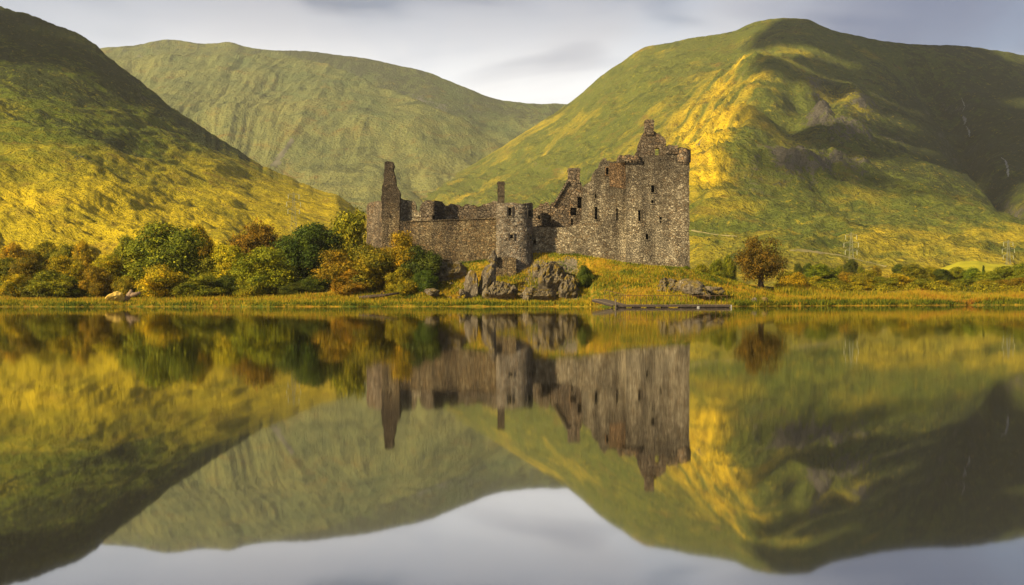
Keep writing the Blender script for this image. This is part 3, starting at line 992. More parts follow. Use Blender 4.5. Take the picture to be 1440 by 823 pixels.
# keep: front wall with embrasures, sides and rear
KD = 155.0
keep_top = [(881, 220.5), (884, 219), (893, 220), (897, 221), (936, 219), (938, 210), (944, 208.5), (950, 209), (956, 207), (969.5, 211)]
keep_holes = [(915.5, 260.5, 920.5, 270.5), (915.5, 281.5, 919, 286), (897.5, 295.5, 901, 311), (908, 329.5, 912, 337), (927.5, 305, 931, 309), (928, 310.5, 930.5, 314), (903.5, 227.0, 906, 231)]
mb = MB()
panel(mb, keep_top, KD, 2.2, (396, 396), keep_holes, seed=11, stones=75)
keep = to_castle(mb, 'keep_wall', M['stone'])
for r in keep_holes[:4]:
    surround(keep, *r, KD)
mb = MB()                                             # side and rear walls of the keep, butted against the front
xa, xb = P(881, 0, KD).x, P(969.5, 0, KD).x
for (x0, x1, y0, y1, zt, sd) in ((xb - 2.0, xb, KD + 2.2, KD + 11.0, P(0, 212, KD).z, 3), (xa, xa + 2.0, KD + 2.2, KD + 11.0, P(0, 224, KD).z, 5), (xa + 2.0, xb - 2.0, KD + 9.0, KD + 11.0, P(0, 228, KD).z, 7)):
    rnd = random.Random(sd)
    n = 14
    for i in range(n):
        f0, f1 = i / n, (i + 1) / n
        zz = zt - rnd.uniform(0, 0.5) - (rnd.random() < 0.2) * rnd.uniform(0, 0.6)
        if x1 - x0 < y1 - y0:
            mb.box(((x0 + x1) / 2, y0 + (y1 - y0) * (f0 + f1) / 2, zz / 2 + 1.0), (x1 - x0, (y1 - y0) / n, zz - 2.0))
        else:
            mb.box((x0 + (x1 - x0) * (f0 + f1) / 2, (y0 + y1) / 2, zz / 2 + 1.0), ((x1 - x0) / n, y1 - y0, zz - 2.0))
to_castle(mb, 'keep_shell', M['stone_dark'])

# cap house gable on the keep, open window right through it
mb = MB()
panel(mb, [(893, 221), (894, 215), (897, 211), (899, 200), (902, 192), (905, 186.5), (921, 185), (928, 189), (933, 193), (936.5, 197), (937, 213), (938, 222)], KD + 0.9, 1.2, 226,
      through=[(921.2, 208, 927.6, 222)], seed=21, amp=0.14, stones=7)
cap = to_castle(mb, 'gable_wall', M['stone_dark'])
chimney(907.5, 168, 919.5, 190, KD + 0.7, 1.3, M['stone_dark'], 3)
# parapet in front of the cap house, on a string of corbels
mb = MB()
panel(mb, [(868, 223), (871, 217.5), (877, 219), (884, 217), (890, 219), (899, 217)], KD - 0.32, 0.9, 226, seed=31, amp=0.12, stones=4)
for i in range(8):
    p = P(869 + i * 4.3, 227.2, KD - 0.15)
    mb.box(p, (0.22, 0.5, 0.3), None, 1.0)
to_castle(mb, 'parapet', M['stone_dark'])
mb = MB()
panel(mb, [(937, 206), (941, 203.5), (948, 205), (953, 204)], KD - 0.28, 0.8, 216, seed=35, amp=0.1, stones=4)
to_castle(mb, 'parapet', M['stone_dark'])


def lathe(mb, cx, cy, prof, seg=40, jagtop=0.0, seed=0, openings=(), a0=0.0, a1=2 * math.pi):
    """prof: list of (radius, z) from the bottom up; openings: (theta0, theta1, z0, z1) left out"""
    rnd = random.Random(seed)
    n = len(mb.v)
    m = len(prof)
    for j, (r, z) in enumerate(prof):
        for i in range(seg):
            th = 2 * math.pi * i / seg
            zz = z + ((rnd.uniform(-jagtop, jagtop) * 0.5 + jagtop * 1.6 * math.sin(i * 0.37 + seed) * math.sin(i * 0.113 + 1)) if jagtop and j >= 3 and z > prof[-1][1] - 0.3 else 0)
            rr = r * (1 + rnd.uniform(-0.006, 0.006))
            mb.v.append(Vector((cx + rr * math.cos(th), cy + rr * math.sin(th), zz)))
    for j in range(m - 1):
        zc = (prof[j][1] + prof[j + 1][1]) / 2
        for i in range(seg):
            th = 2 * math.pi * (i + 0.5) / seg
            if any(t0 < th < t1 and z0 < zc < z1 for (t0, t1, z0, z1) in openings):
                continue
            k = (i + 1) % seg
            mb.f.append((n + j * seg + i, n + j * seg + k, n + (j + 1) * seg + k, n + (j + 1) * seg + i))


# corbelled angle turret on the keep
tx, ty_ = P(961.5, 0, KD).x, KD + 0.55
zz = lambda py: P(0, py, KD).z
mb = MB()
lathe(mb, tx, ty_, [(0.25, zz(236)), (0.55, zz(233)), (0.56, zz(232)), (0.80, zz(230.5)), (0.81, zz(229)), (1.0, zz(228)), (1.02, zz(222)), (1.0, zz(212)), (1.0, zz(209.5)), (0.7, zz(208.5)), (0.68, zz(216)), (0.0, zz(216.2))], 28, 0.10, 5)
to_castle(mb, 'turret', M['stone_dark'])

# hall range between gable and keep
HD = 156.2
hall_top = [(819, 292), (820.5, 262), (824, 259), (829, 256), (832, 252), (834, 243), (837, 239), (842, 236), (844, 228), (847, 224), (850, 221.5), (854, 226), (861, 227.5), (868, 226), (876, 224.5), (881, 224)]
hall_holes = [(836, 291, 840.5, 309), (852, 236, 856, 246), (836.5, 273, 839, 279), (866.5, 293, 869, 310)]
mb = MB()
panel(mb, hall_top, HD, 1.9, (388, 392), hall_holes, seed=41, stones=46)
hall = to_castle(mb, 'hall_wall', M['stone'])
surround(hall, *hall_holes[0], HD)
surround(hall, *hall_holes[1], HD, 0.12, M['stone_rust'])
mb = MB()                                             # patch of rusty inner masonry left bare
panel(mb, [(857, 229), (864, 230), (872, 229), (880.4, 230)], HD - 0.10, 0.3, (262, 266), seed=45, amp=0.12, stones=9)
o = to_castle(mb, 'bare_masonry', M['stone_rust'], castle); o.parent = hall
o['label'] = 'rusty orange patch of bare masonry'
mb = MB()
panel(mb, [(821, 272), (835, 268), (850, 262), (866, 258), (880, 254)], HD + 7.5, 1.5, 392, seed=47, amp=0.2)
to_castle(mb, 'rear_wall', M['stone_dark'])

# gable with chimney
GD = 158.0
mb = MB()
panel(mb, [(776, 296), (780, 288), (785, 280), (790, 271), (795, 262), (798.5, 256), (816, 255), (819, 262), (821, 268), (825, 272)], GD, 1.4, 388,
      [(812, 277, 818.5, 293), (802, 292, 811, 303), (803, 307, 806, 317)], seed=51, stones=19)
gable = to_castle(mb, 'gable_wall', M['stone_dark'])
mb = MB()                                             # raised skew along the slope of the gable
a, b = P(778, 291, GD), P(799, 255.5, GD)
d = b - a
mb.box((a + b) / 2 + Vector((-0.05, 0.4, 0.12)), (d.length, 1.5, 0.24), Matrix.Rotation(-math.atan2(d.z, d.x), 3, 'Y'))
to_castle(mb, 'gable_skew', M['stone_dark'])
chimney(799, 236, 815.5, 258, GD - 0.12, 1.5, M['stone_dark'], 13)

# broken inner wall and outer curtain between the round tower and the gable
mb = MB()
panel(mb, [(745, 300), (752, 293), (757, 291), (760, 286), (764, 287), (767, 284), (771, 285), (773, 289), (777, 284), (781, 287), (784, 290)], 160.5, 1.2, 386, [(756, 303, 760, 308)], seed=61, stones=9, amp=0.22)
to_castle(mb, 'inner_wall', M['stone_dark'])
mb = MB()
panel(mb, [(744, 319), (760, 319.5), (780, 320), (800, 319), (812, 315), (819.5, 309)], 156.3, 1.8, (386, 390), [(750, 337, 754, 344)], seed=65, stones=27, amp=0.10)
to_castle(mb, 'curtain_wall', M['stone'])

# round corner tower with a battered, broken foot
TD = 154.8
tcx, tcy = P(723.5, 0, TD).x, TD + 0.3
tr = 26.0 / F * (TD - 1.5)
tz = lambda py: P(0, py, TD - 1.8).z
rows = [(tr * 1.16, tz(404)), (tr * 1.14, tz(392)), (tr * 1.11, tz(378)), (tr * 1.07, tz(368)), (tr * 1.03, tz(362)), (tr * 1.0, tz(355))]
for py in np.arange(352, 287.5, -1.5):
    rows.append((tr * (1.0 - 0.012 * (352 - py) / 64 + 0.008 * math.sin(py)), tz(py)))
rows += [(tr * 1.0, tz(287.6)), (tr * 1.01, tz(285.6)), (tr * 0.72, tz(285.6)), (tr * 0.70, tz(292)), (0.01, tz(292.5))]
seg = 72


def thx(px):
    k = (px - 723.5) / 26.0
    return 1.5 * math.pi + math.asin(max(-1, min(1, k)))


tw = [(thx(715.2), thx(719.8), tz(304), tz(292.5)), (thx(742.8), thx(747.0), tz(304.5), tz(295)), (thx(717.6), thx(722.2), tz(336), tz(330)), (thx(744.5), thx(747.3), tz(336), tz(331))]
mb = MB()
lathe(mb, tcx, tcy, rows, seg, 0.07, 71, tw)
rnd = random.Random(72)
for i in range(140):
    th = rnd.uniform(math.pi, 2 * math.pi)
    z = rnd.uniform(tz(396), tz(290))
    if any(a - 0.06 < th < b + 0.06 and c - 0.2 < z < d + 0.2 for (a, b, c, d) in tw): continue
    r_ = tr * (1.03 if z < tz(360) else 1.0) - 0.08
    mb.box((tcx + r_ * math.cos(th), tcy + r_ * math.sin(th), z), (rnd.uniform(0.25, 0.34), rnd.uniform(0.2, 0.5), rnd.uniform(0.14, 0.28)), Matrix.Rotation(th + rnd.uniform(-.1, .1), 3, 'Z'), 0.9)
tower = to_castle(mb, 'round_tower', M['stone_pale'])
for (t0, t1, z0, z1) in tw:                             # embrasures, shade painted near-black, set into the thickness of the wall
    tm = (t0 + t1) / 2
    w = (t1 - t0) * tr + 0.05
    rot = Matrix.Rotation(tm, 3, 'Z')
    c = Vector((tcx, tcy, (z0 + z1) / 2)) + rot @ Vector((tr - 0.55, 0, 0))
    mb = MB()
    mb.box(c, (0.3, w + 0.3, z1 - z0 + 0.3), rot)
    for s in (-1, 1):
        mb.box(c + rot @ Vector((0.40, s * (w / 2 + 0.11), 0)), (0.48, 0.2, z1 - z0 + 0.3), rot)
    o = to_castle(mb, 'embrasure', M['recess_shade'], castle); o.parent = tower
    mb = MB()
    c = Vector((tcx, tcy, (z0 + z1) / 2)) + rot @ Vector((tr + 0.0, 0, 0))
    mb.box(c + Vector((0, 0, (z1 - z0) / 2 + 0.09)), (0.14, w + 0.36, 0.2), rot)
    mb.box(c - Vector((0, 0, (z1 - z0) / 2 + 0.07)), (0.16, w + 0.36, 0.16), rot)
    for s in (-1, 1):
        mb.box(c + rot @ Vector((0, s * (w / 2 + 0.07), 0)), (0.14, 0.16, z1 - z0), rot)
    o = to_castle(mb, 'window', M['stone'], castle); o.parent = tower
# broken plinth leaning out to the left of the tower foot
mb = MB()
panel(mb, [(688, 377), (690, 366), (694, 363), (705, 362), (716, 361.5), (726, 363)], TD - 2.9, 2.4, (404, 404), seed=77, stones=12, amp=0.12)
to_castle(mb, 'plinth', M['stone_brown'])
chimney(699.5, 255, 709.5, 290, TD + 0.2, 0.9, M['stone_brown'], 23)

# left curtain wall, broken range behind it
mb = MB()
depth = panel(mb, [(563, 311), (575, 312), (590, 312), (610, 311), (640, 310), (670, 309), (690, 307.5), (703, 307)], 156.4, 1.8, (404, 386), [(566, 349, 569, 356)], seed=81, stones=59, amp=0.07)
for i in range(34):                                     # thin coping of flat stones on the wall head
    x = 573 + i * 3.75
    mb.box(P(x, 312.0 - (x - 573) * 0.036, 156.4) + Vector((0, 0.4, 0.05)), (0.36, 1.1, 0.12), Matrix.Rotation(random.uniform(-.08, .08), 3, 'Y'))
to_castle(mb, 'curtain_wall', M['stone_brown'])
mb = MB()                                               # added splayed end: sunlit strip put into its shape and rusty colour
mb.tube([P(560.5, 388, 156.9), P(560.5, 322, 156.9)], [0.62, 0.50], 5)
to_castle(mb, 'added_sunlit_end', M['stone_rust'])
mb = MB()
panel(mb, [(590, 298), (592, 288), (595, 284), (600, 281.5), (612, 282), (622, 284), (626, 289), (634, 286), (645, 288), (650, 291), (655, 287), (666, 288), (672, 291), (680, 287), (690, 285), (703, 283)], 164.0, 1.4, 384,
      [(608, 303, 611, 308)], seed=85, stones=21, amp=0.22)
to_castle(mb, 'inner_wall', M['stone_dark'])
# tall broken stair gable at the left
mb = MB()
panel(mb, [(536.5, 284), (537, 268), (538.5, 258), (539, 246), (540.5, 236), (541, 228), (545, 226.5), (552.5, 228), (553.5, 243), (556, 252), (557, 261), (561, 268), (562, 277)], 157.4, 1.7, 400,
      [(549, 302, 550.5, 308), (550, 338, 552, 345)], seed=91, stones=19, amp=0.15)
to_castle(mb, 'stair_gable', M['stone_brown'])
mb = MB()
panel(mb, [(560.5, 276), (566, 280), (574, 281.5), (582, 282), (584, 285), (585, 295), (589, 298), (592, 300)], 158.6, 1.2, 396, seed=95, stones=7, amp=0.12)
to_castle(mb, 'inner_wall', M['stone'])
mb = MB()
panel(mb, [(515.5, 300), (516, 289), (519, 285), (525, 284), (531, 282.5), (538, 283)], 165.0, 1.3, (404, 400), seed=97, stones=10, amp=0.14, D2=158.2)
to_castle(mb, 'end_wall', M['stone_dark'])


# ------------------------------------------------------------------ rocks
def rock_mesh(seed, sharp=0.5, sub=4):
    bm = bmesh.new()
    bmesh.ops.create_icosphere(bm, subdivisions=sub, radius=0.5)
    rnd = random.Random(seed)
    planes = []
    for i in range(13):
        d = Vector((rnd.gauss(0, 1), rnd.gauss(0, 1), rnd.gauss(0, 0.8))).normalized()
        planes.append((d, rnd.uniform(0.20, 0.42)))
    from mathutils import noise
    off = Vector((seed * 3.7, seed * 1.3, 0))
    for v in bm.verts:
        c = v.co.copy()
        c.x += 0.10 * noise.noise(c * 2.2 + off); c.y += 0.10 * noise.noise(c * 2.2 - off)
        for d, k in planes:
            e = c.dot(d) - k
            if e > 0: c -= d * e * (0.72 + 0.28 * sharp)
        q = c * 3.2 + off
        c += c.normalized() * (0.10 * noise.fractal(q, 0.8, 2.1, 5) - 0.07 * abs(noise.noise(Vector((q.x * 1.6, q.y * 1.6, q.z * 0.5)))) + 0.03 * noise.noise(c * 15 + off))
        v.co = c
    me = bpy.data.meshes.new('rock')
    bm.to_mesh(me); bm.free()
    return me


def rock(px, py_top, py_bot, wpx, D, label, seed, lean=0.0, mat='rock', depth=1.0, name='rock', cat='rock'):
    w = wpx / F * D * (1.25 if name == 'rock' and mat == 'rock' else 1.0)
    zt, zb = P(0, py_top, D).z, P(0, py_bot, D).z
    x = (px - CX) / F * D
    h = zt - zb
    me = rock_mesh(seed)
    o = obj(name, me, M[mat])
    o.location = (x, D, zb + h * 0.30)
    o.scale = (w * 1.38, max(w, h * 0.6) * depth * 1.3, h * 1.65)
    o.rotation_euler = (0, lean, random.uniform(-0.5, 0.5))
    tag(o, label, cat, 'rocks around the castle mound')
    return o


def outcrop(px0, px1, top, bot, Dt, Db, amp, label, seed):
    """cleft bedrock breaking out of the slope: a thick crag whose back and edges run into the mound"""
    pxs = np.linspace(px0, px1, 150); v = np.linspace(0, 1, 84)
    V, PX = np.meshgrid(v, pxs, indexing='ij')
    T, B = itp(PX, top), itp(PX, bot)
    PY = T + (B - T) * V
    D = Dt + (Db - Dt) * V
    X = (PX - CX) / F * D; Z = CAM_H + (CY - PY) / F * D
    big = fbm(PX / 15 + V * 0.8, V * 1.4, 3, 0.5, seed, True)
    cl = fbm(PX / 6.5 + V * 1.6, V * 1.1, 4, 0.55, seed + 3, True)
    led = fbm(PX / 22, V * 6.0, 3, 0.5, seed + 6, True)
    edge = np.minimum(1, np.minimum(PX - px0, px1 - PX) / (0.14 * (px1 - px0))) * sstep(0, 0.10, V) * (1 - sstep(0.88, 1.0, V))
    out = amp * (0.30 + 0.75 * big + 0.40 * cl + 0.28 * led) * np.clip(edge, 0, 1) - 0.45 * (1 - np.clip(edge, 0, 1))
    GZ_ = ground_h(X, D - out)
    front = np.stack([X + 0.12 * fbm(PX / 4, V * 9, 2, 0.5, seed + 8), D - out, np.maximum(Z + 0.35 * out, -0.4)], -1).reshape(-1, 3)
    back = np.stack([X, D + 2.2, np.maximum(Z, GZ_) - 1.6], -1).reshape(-1, 3)
    n = len(front)
    f1 = grid_faces(150, 84)
    ring = list(range(150)) + [150 * i + 149 for i in range(1, 84)] + list(range(150 * 84 - 2, 150 * 83 - 1, -1)) + [150 * i for i in range(82, 0, -1)]
    faces = [tuple(q) for q in f1.tolist()] + [tuple(n + k for k in q[::-1]) for q in f1.tolist()] + [(a, n + a, n + b, b) for a, b in zip(ring, ring[1:] + ring[:1])]
    me = mesh('rock', np.concatenate([front, back]), faces)
    return tag(obj('rock', me, M['rock']), label, 'rock', 'rocks around the castle mound')


outcrop(757, 796, [(757, 384), (766, 372), (780, 369), (796, 382)], [(757, 398), (770, 405), (784, 404), (796, 398)], 150.0, 146.6, 1.0, 'upper cleft crag right of the round tower foot', 201)
outcrop(786, 813, [(786, 398), (797, 387), (806, 388), (813, 402)], [(786, 415), (797, 421), (806, 421), (813, 415)], 147.4, 144.4, 0.9, 'lower pale crag beside the dark green slope shrub', 205)
outcrop(736, 782, [(736, 408), (748, 405), (765, 409), (782, 407)], [(736, 416), (752, 420), (770, 420), (782, 416)], 145.6, 143.8, 0.55, 'low broken ledge in the grass below the upper crag', 207)
outcrop(678, 726, [(678, 400), (692, 395), (710, 398), (726, 406)], [(678, 415), (696, 420), (714, 418), (726, 413)], 147.6, 144.4, 0.75, 'low lichened bedrock under the tower plinth', 211)
outcrop(596, 656, [(596, 384), (612, 372), (640, 369), (656, 374)], [(596, 398), (620, 394), (645, 388), (656, 384)], 154.6, 151.2, 0.8, 'dark bedrock band under the left curtain wall', 221)
outcrop(918, 996, [(918, 398), (935, 392), (955, 396), (975, 396), (996, 404)], [(918, 410), (940, 416), (970, 420), (996, 414)], 147.6, 144.0, 0.8, 'brown bedrock ledge behind the jetty railing', 231)
rock(664, 383, 415, 13, 146.2, 'tall pointed grey standing rock left of the round tower foot', 1, 0.05)
rock(684, 374, 414, 17, 147.2, 'broad leaning pale slab rock against the tower plinth', 2, 0.35)
rock(692, 352, 369, 11, 151.6, 'dark rock wedged high beside the tower where the left wall meets it', 4, -0.2)
rock(742, 405, 419, 13, 144.3, 'small rounded stone below the round tower', 11)
rock(756, 372, 388, 10, 151.0, 'dark rock in the corner between tower and right curtain wall', 28)
rock(610, 406, 414, 18, 145.5, 'flat low stone in the golden grass left of the standing rock', 15)
rock(968, 397, 419, 36, 144.8, 'large rounded grey boulder behind the jetty railing', 17, 0.2)
rock(1002, 402, 412, 22, 146.8, 'low brown rock right of the large grey boulder', 18)
rock(908, 406, 414, 10, 146.2, 'small pale stone on the slope behind the jetty', 19)
rock(848, 392, 400, 9, 147.5, 'small pale stone right of the slope shrub', 20)
rock(158, 408.5, 426, 21, 141.5, 'pale yellow domed boulder on the far left bank', 21, 0.0, 'pale_rock')
rock(1060, 418, 424, 7, 146.0, 'small dark clod on the bank below the lone tree', 23)
rock(1075, 418, 424, 8, 146.5, 'larger dark clod on the bank, right of a smaller one', 24)
for i, (px, py, w) in enumerate(((733, 414, 8), (806, 408, 8), (722, 405, 9), (650, 411, 8), (927, 411, 7), (985, 412, 8), (880, 408, 6))):
    rock(px, py - 4, py + 3, w, 145.2, ['tiny stone below the tower plinth', 'tiny stone right of the pale wedge boulder', 'tiny brown stone at the tower base', 'tiny stone left of the standing rock',
                                       'tiny stone left of the rounded boulder', 'tiny stone at the right end of the rounded boulder', 'tiny stone on the grass behind the ramp'][i], 40 + i)

mbr = MB()
rr_ = random.Random(77)
for i in range(90):
    px = rr_.choice([rr_.gauss(748, 14), rr_.gauss(700, 16), rr_.gauss(785, 18), rr_.gauss(640, 14)])
    D = rr_.uniform(145.0, 152.5)
    x = (px - CX) / F * D
    s_ = rr_.uniform(0.10, 0.38)
    rot = Matrix.Rotation(rr_.uniform(0, 3), 3, 'Z') @ Matrix.Rotation(rr_.uniform(-0.6, 0.6), 3, 'X')
    mbr.box((x, D, gh(x, D) + s_ * 0.25), (s_ * rr_.uniform(0.9, 1.6), s_ * rr_.uniform(0.8, 1.2), s_ * rr_.uniform(0.6, 1.0)), rot, rr_.uniform(0.45, 0.8))
tag(mbr.build('rubble', M['rock']), 'loose stone rubble strewn in the grass below the round tower', 'rubble', kind='stuff')

# upturned stump and slab by the pale boulder; fallen log
st = empty('tree_stump', (P(182, 0, 142.5).x, 142.5, gh(P(182, 0, 142.5).x, 142.5)))
tag(st, 'pinkish broken tree stump with a slanting limb beside the pale boulder', 'stump')
mb = MB()
mb.tube([(-0.9, 0, -0.1), (-0.35, 0, 0.5), (0.15, 0, 1.1), (0.25, 0, 1.55)], [0.30, 0.36, 0.34, 0.12], 7)
mb.tube([(0.1, 0, 0.95), (0.7, 0.05, 0.95), (1.3, 0.05, 1.2)], [0.34, 0.26, 0.16], 7)
mb.build('stump', M['pale_bark'], st, True)
lg = empty('fallen_log', (P(532, 0, 146).x, 146, gh(P(532, 0, 146).x, 146)))
tag(lg, 'dark fallen log lying in the grass below the rust-coloured bushes', 'log')
mb = MB()
mb.tube([(-2.4, 0, 0.15), (-1.0, 0.1, 0.35), (0.6, 0, 0.5), (2.6, 0.2, 0.8)], [0.28, 0.24, 0.2, 0.1], 7)
mb.build('trunk', M['bark'], lg, True)
mb = MB(); mb.tube([(0.2, 0, 0.45), (0.5, 0, 0.9), (0.9, 0.1, 1.1)], [0.1, 0.07, 0.04], 5)
mb.build('branch', M['bark'], lg, True)


# ------------------------------------------------------------------ trees
def leaves_mesh(seed, blobs, n_clump, per, size, flat=0.35, spread=0.09, hollow=0.55):
    """foliage: leaf sprays in clumps over and inside a set of crown lobes (cx,cy,cz,rx,ry,rz)"""
    r = np.random.default_rng(seed)
    vol = np.array([b[3] * b[4] * b[5] for b in blobs]) ** 0.67
    which = r.choice(len(blobs), n_clump, p=vol / vol.sum())
    B = np.array(blobs)[which]
    d = r.normal(size=(n_clump, 3)); d /= np.linalg.norm(d, axis=1, keepdims=True)
    rad = hollow + (1.05 - hollow) * r.random(n_clump) ** 0.5
    rad *= 1 + 0.14 * r.normal(size=n_clump)
    c = B[:, :3] + d * B[:, 3:] * rad[:, None]
    keep = c[:, 2] > 0.03
    c, d = c[keep], d[keep]
    tint_c = np.clip(r.normal(0.42, 0.26, len(c)), 0, 1)
    k = len(c) * per
    ctr = np.repeat(c, per, 0) + r.normal(size=(k, 3)) * spread * np.array([1, 1, 0.65])
    nrm = np.repeat(d, per, 0) * 1.0 + r.normal(size=(k, 3)) * 0.55 + np.array([0, 0, flat])
    nrm /= np.linalg.norm(nrm, axis=1, keepdims=True)
    a = np.cross(nrm, r.normal(size=(k, 3))); a /= np.linalg.norm(a, axis=1, keepdims=True)
    b = np.cross(nrm, a)
    s = size * (0.55 + 0.9 * r.random((k, 1)))
    q = np.stack([ctr - a * s, ctr - b * s * 0.55, ctr + a * s, ctr + b * s * 0.55], 1).reshape(-1, 3)
    q[:, 2] = np.maximum(q[:, 2], 0.0)
    me = mesh('crown', q, np.arange(4 * k).reshape(-1, 4))
    attr(me, 'tint', np.repeat(np.clip(np.repeat(tint_c, per) + r.normal(0, 0.14, k), 0, 1), 4))
    me.materials.append(M['leaf'])
    return me


def trunk_mesh(seed, h, r0, limbs, multi=1, mat='bark', spread=0.35):
    rnd = random.Random(seed)
    mb = MB()
    for m in range(multi):
        ox = 0 if multi == 1 else rnd.uniform(-0.12, 0.12)
        tipx, tipy = (rnd.uniform(-spread, spread) * 0.5, rnd.uniform(-spread, spread) * 0.5) if multi > 1 else (rnd.uniform(-.05, .05), 0)
        pts = [Vector((ox + tipx * max(f, 0) ** 1.3 + rnd.uniform(-.012, .012), tipy * f, f * h)) for f in (-0.03, 0.12, 0.3, 0.5, 0.72, 1.0)]
        rad = [r0 * k for k in (1.35, 1.0, 0.85, 0.66, 0.42, 0.12)]
        mb.tube(pts, [x * (1 if multi == 1 else 0.6) for x in rad], 7)
        for i in range(limbs):
            f = rnd.uniform(0.25, 0.8)
            k = min(4, int(f / 0.2))
            p0 = pts[k].lerp(pts[k + 1], 0.5)
            th = rnd.uniform(0, 2 * math.pi)
            L = rnd.uniform(0.18, 0.36) * (1.2 - f)
            d = Vector((math.cos(th) * spread * 2.2, math.sin(th) * spread * 2.2, rnd.uniform(0.5, 1.2))).normalized()
            p1 = p0 + d * L * 0.5
            p2 = p1 + (d + Vector((rnd.uniform(-.3, .3), rnd.uniform(-.3, .3), 0.3))).normalized() * L * 0.6
            rr = r0 * (0.5 - 0.35 * f)
            mb.tube([p0, p1, p2], [rr, rr * 0.65, rr * 0.15], 5)
    me = mesh('trunk', mb.v, mb.f, True)
    me.materials.append(M[mat])
    return me


def lobes(seed, n, w, zb, zt, top_heavy=0.0):
    """crown lobes inside a unit-height tree of half-width w between heights zb and zt"""
    rnd = random.Random(seed)
    out = [(0, 0, (zb + zt) / 2 - 0.05, w * 0.55, w * 0.55, (zt - zb) * 0.36)]
    for i in range(n):
        z = zb + (zt - zb) * (0.18 + 0.72 * rnd.random())
        f = (z - zb) / (zt - zb)
        wid = w * math.sqrt(max(0.05, 1 - (2 * (f - 0.42 - top_heavy)) ** 2 * 0.8))
        th = 2.4 * i + rnd.uniform(-.4, .4)
        rr = w * rnd.uniform(0.22, 0.46)
        o = max(0, wid - rr) * rnd.uniform(0.75, 1.0)
        out.append((o * math.cos(th), o * math.sin(th), min(z, zt - rr * 0.7), rr, rr, rr * rnd.uniform(0.65, 0.9)))
    return out


# unit-height prototypes (height 1, scaled per tree); leaf sizes are for trees of about ten metres
PROTO = {
    'round': [(leaves_mesh(100 + s, lobes(s, 14, 0.56, 0.05, 1.0), 1700, 25, 0.0145, spread=0.034), trunk_mesh(s, 0.75, 0.035, 7)) for s in (1, 2, 3)],
    'tall': [(leaves_mesh(130 + s, lobes(s, 12, 0.42, 0.10, 1.0), 1300, 24, 0.014, spread=0.032), trunk_mesh(s, 0.8, 0.03, 8)) for s in (4, 5)],
    'thin': [(leaves_mesh(150 + s, lobes(s, 13, 0.40, 0.22, 1.0), 620, 15, 0.017, spread=0.050, hollow=0.3), trunk_mesh(s, 0.9, 0.022, 12, 3)) for s in (6, 7)],
    'bush': [(leaves_mesh(170 + s, lobes(s, 12, 0.66, -0.05, 1.0), 1300, 26, 0.020, spread=0.050), trunk_mesh(s, 0.6, 0.03, 5, 4)) for s in (8, 9, 10)],
    'lone': [(leaves_mesh(190, lobes(12, 20, 0.56, 0.17, 1.0), 1150, 14, 0.016, spread=0.048, hollow=0.35), trunk_mesh(12, 0.82, 0.055, 26, 1, 'bark', 0.5))],
    'cone': [(leaves_mesh(195, [(0, 0, 0.12 + 0.085 * i, 0.27 * (1 - i / 11), 0.27 * (1 - i / 11), 0.06) for i in range(10)], 420, 12, 0.028, spread=0.03), trunk_mesh(15, 0.9, 0.025, 0))],
}
NAMES = {'round': 'tree', 'tall': 'tree', 'thin': 'tree', 'bush': 'bush', 'lone': 'tree', 'cone': 'conifer_tree'}
used = {}
GREEN, DARK, YEL, OLIVE, ORA, RUST, BRN, GOLD = ((0.120, 0.142, 0.008), (0.052, 0.072, 0.008), (0.290, 0.250, 0.008), (0.180, 0.172, 0.009),
                                               (0.270, 0.195, 0.008), (0.195, 0.130, 0.008), (0.165, 0.122, 0.008), (0.31, 0.205, 0.008))


def tree(kind, px, py_top, py_base, wpx, D, col, label, group=None, pale=False, base_z=None):
    k = used.get(kind, 0); used[kind] = k + 1
    crown, trunk = PROTO[kind][k % len(PROTO[kind])]
    x = (px - CX) / F * D
    zb = gh(x, D) if base_z is None else base_z
    zt = P(0, py_top, D).z
    h = zt - zb
    natural = {'round': 1.08, 'tall': 0.82, 'thin': 0.80, 'bush': 1.30, 'lone': 1.10, 'cone': 0.55}[kind]
    sx = wpx * (1.0 if kind in ('lone', 'cone') or 640 < px < 1040 else (1.14 if px < 640 else 1.3)) / F * D / natural
    e = empty(NAMES[kind], (x, D, zb), random.uniform(0, 6.28))
    a = random.Random(px * 3 + py_top)
    e.scale = (sx, sx, h)
    tag(e, label, 'bush' if kind == 'bush' else 'tree', group or 'trees along the shore')
    tm = trunk
    if pale:
        tm = trunk.copy(); tm.materials.clear(); tm.materials.append(M['pale_bark'])
    obj('trunk', tm, None, e)
    c = obj('crown', crown, None, e)
    v = [q * a.uniform(0.88, 1.14) for q in col]
    c.color = (*v, 1)
    return e


G1 = 'trees and bushes on the left shore'
# back row, beyond the left wood
tree('round', 22, 343, 372, 58, 215, ORA, 'orange tree at the far left edge, in the row behind the wood', G1)
tree('round', 62, 341, 372, 46, 220, OLIVE, 'grey-green tree second from the left in the back row', G1)
tree('round', 92, 344, 372, 40, 212, OLIVE, 'dull green small tree third from the left in the back row', G1)
tree('round', 118, 340, 375, 42, 208, ORA, 'orange-gold tree in the back row above the rust bush', G1)
tree('tall', 172, 331, 380, 38, 205, OLIVE, 'slate-green tree in the back row just left of the biggest crown', G1)
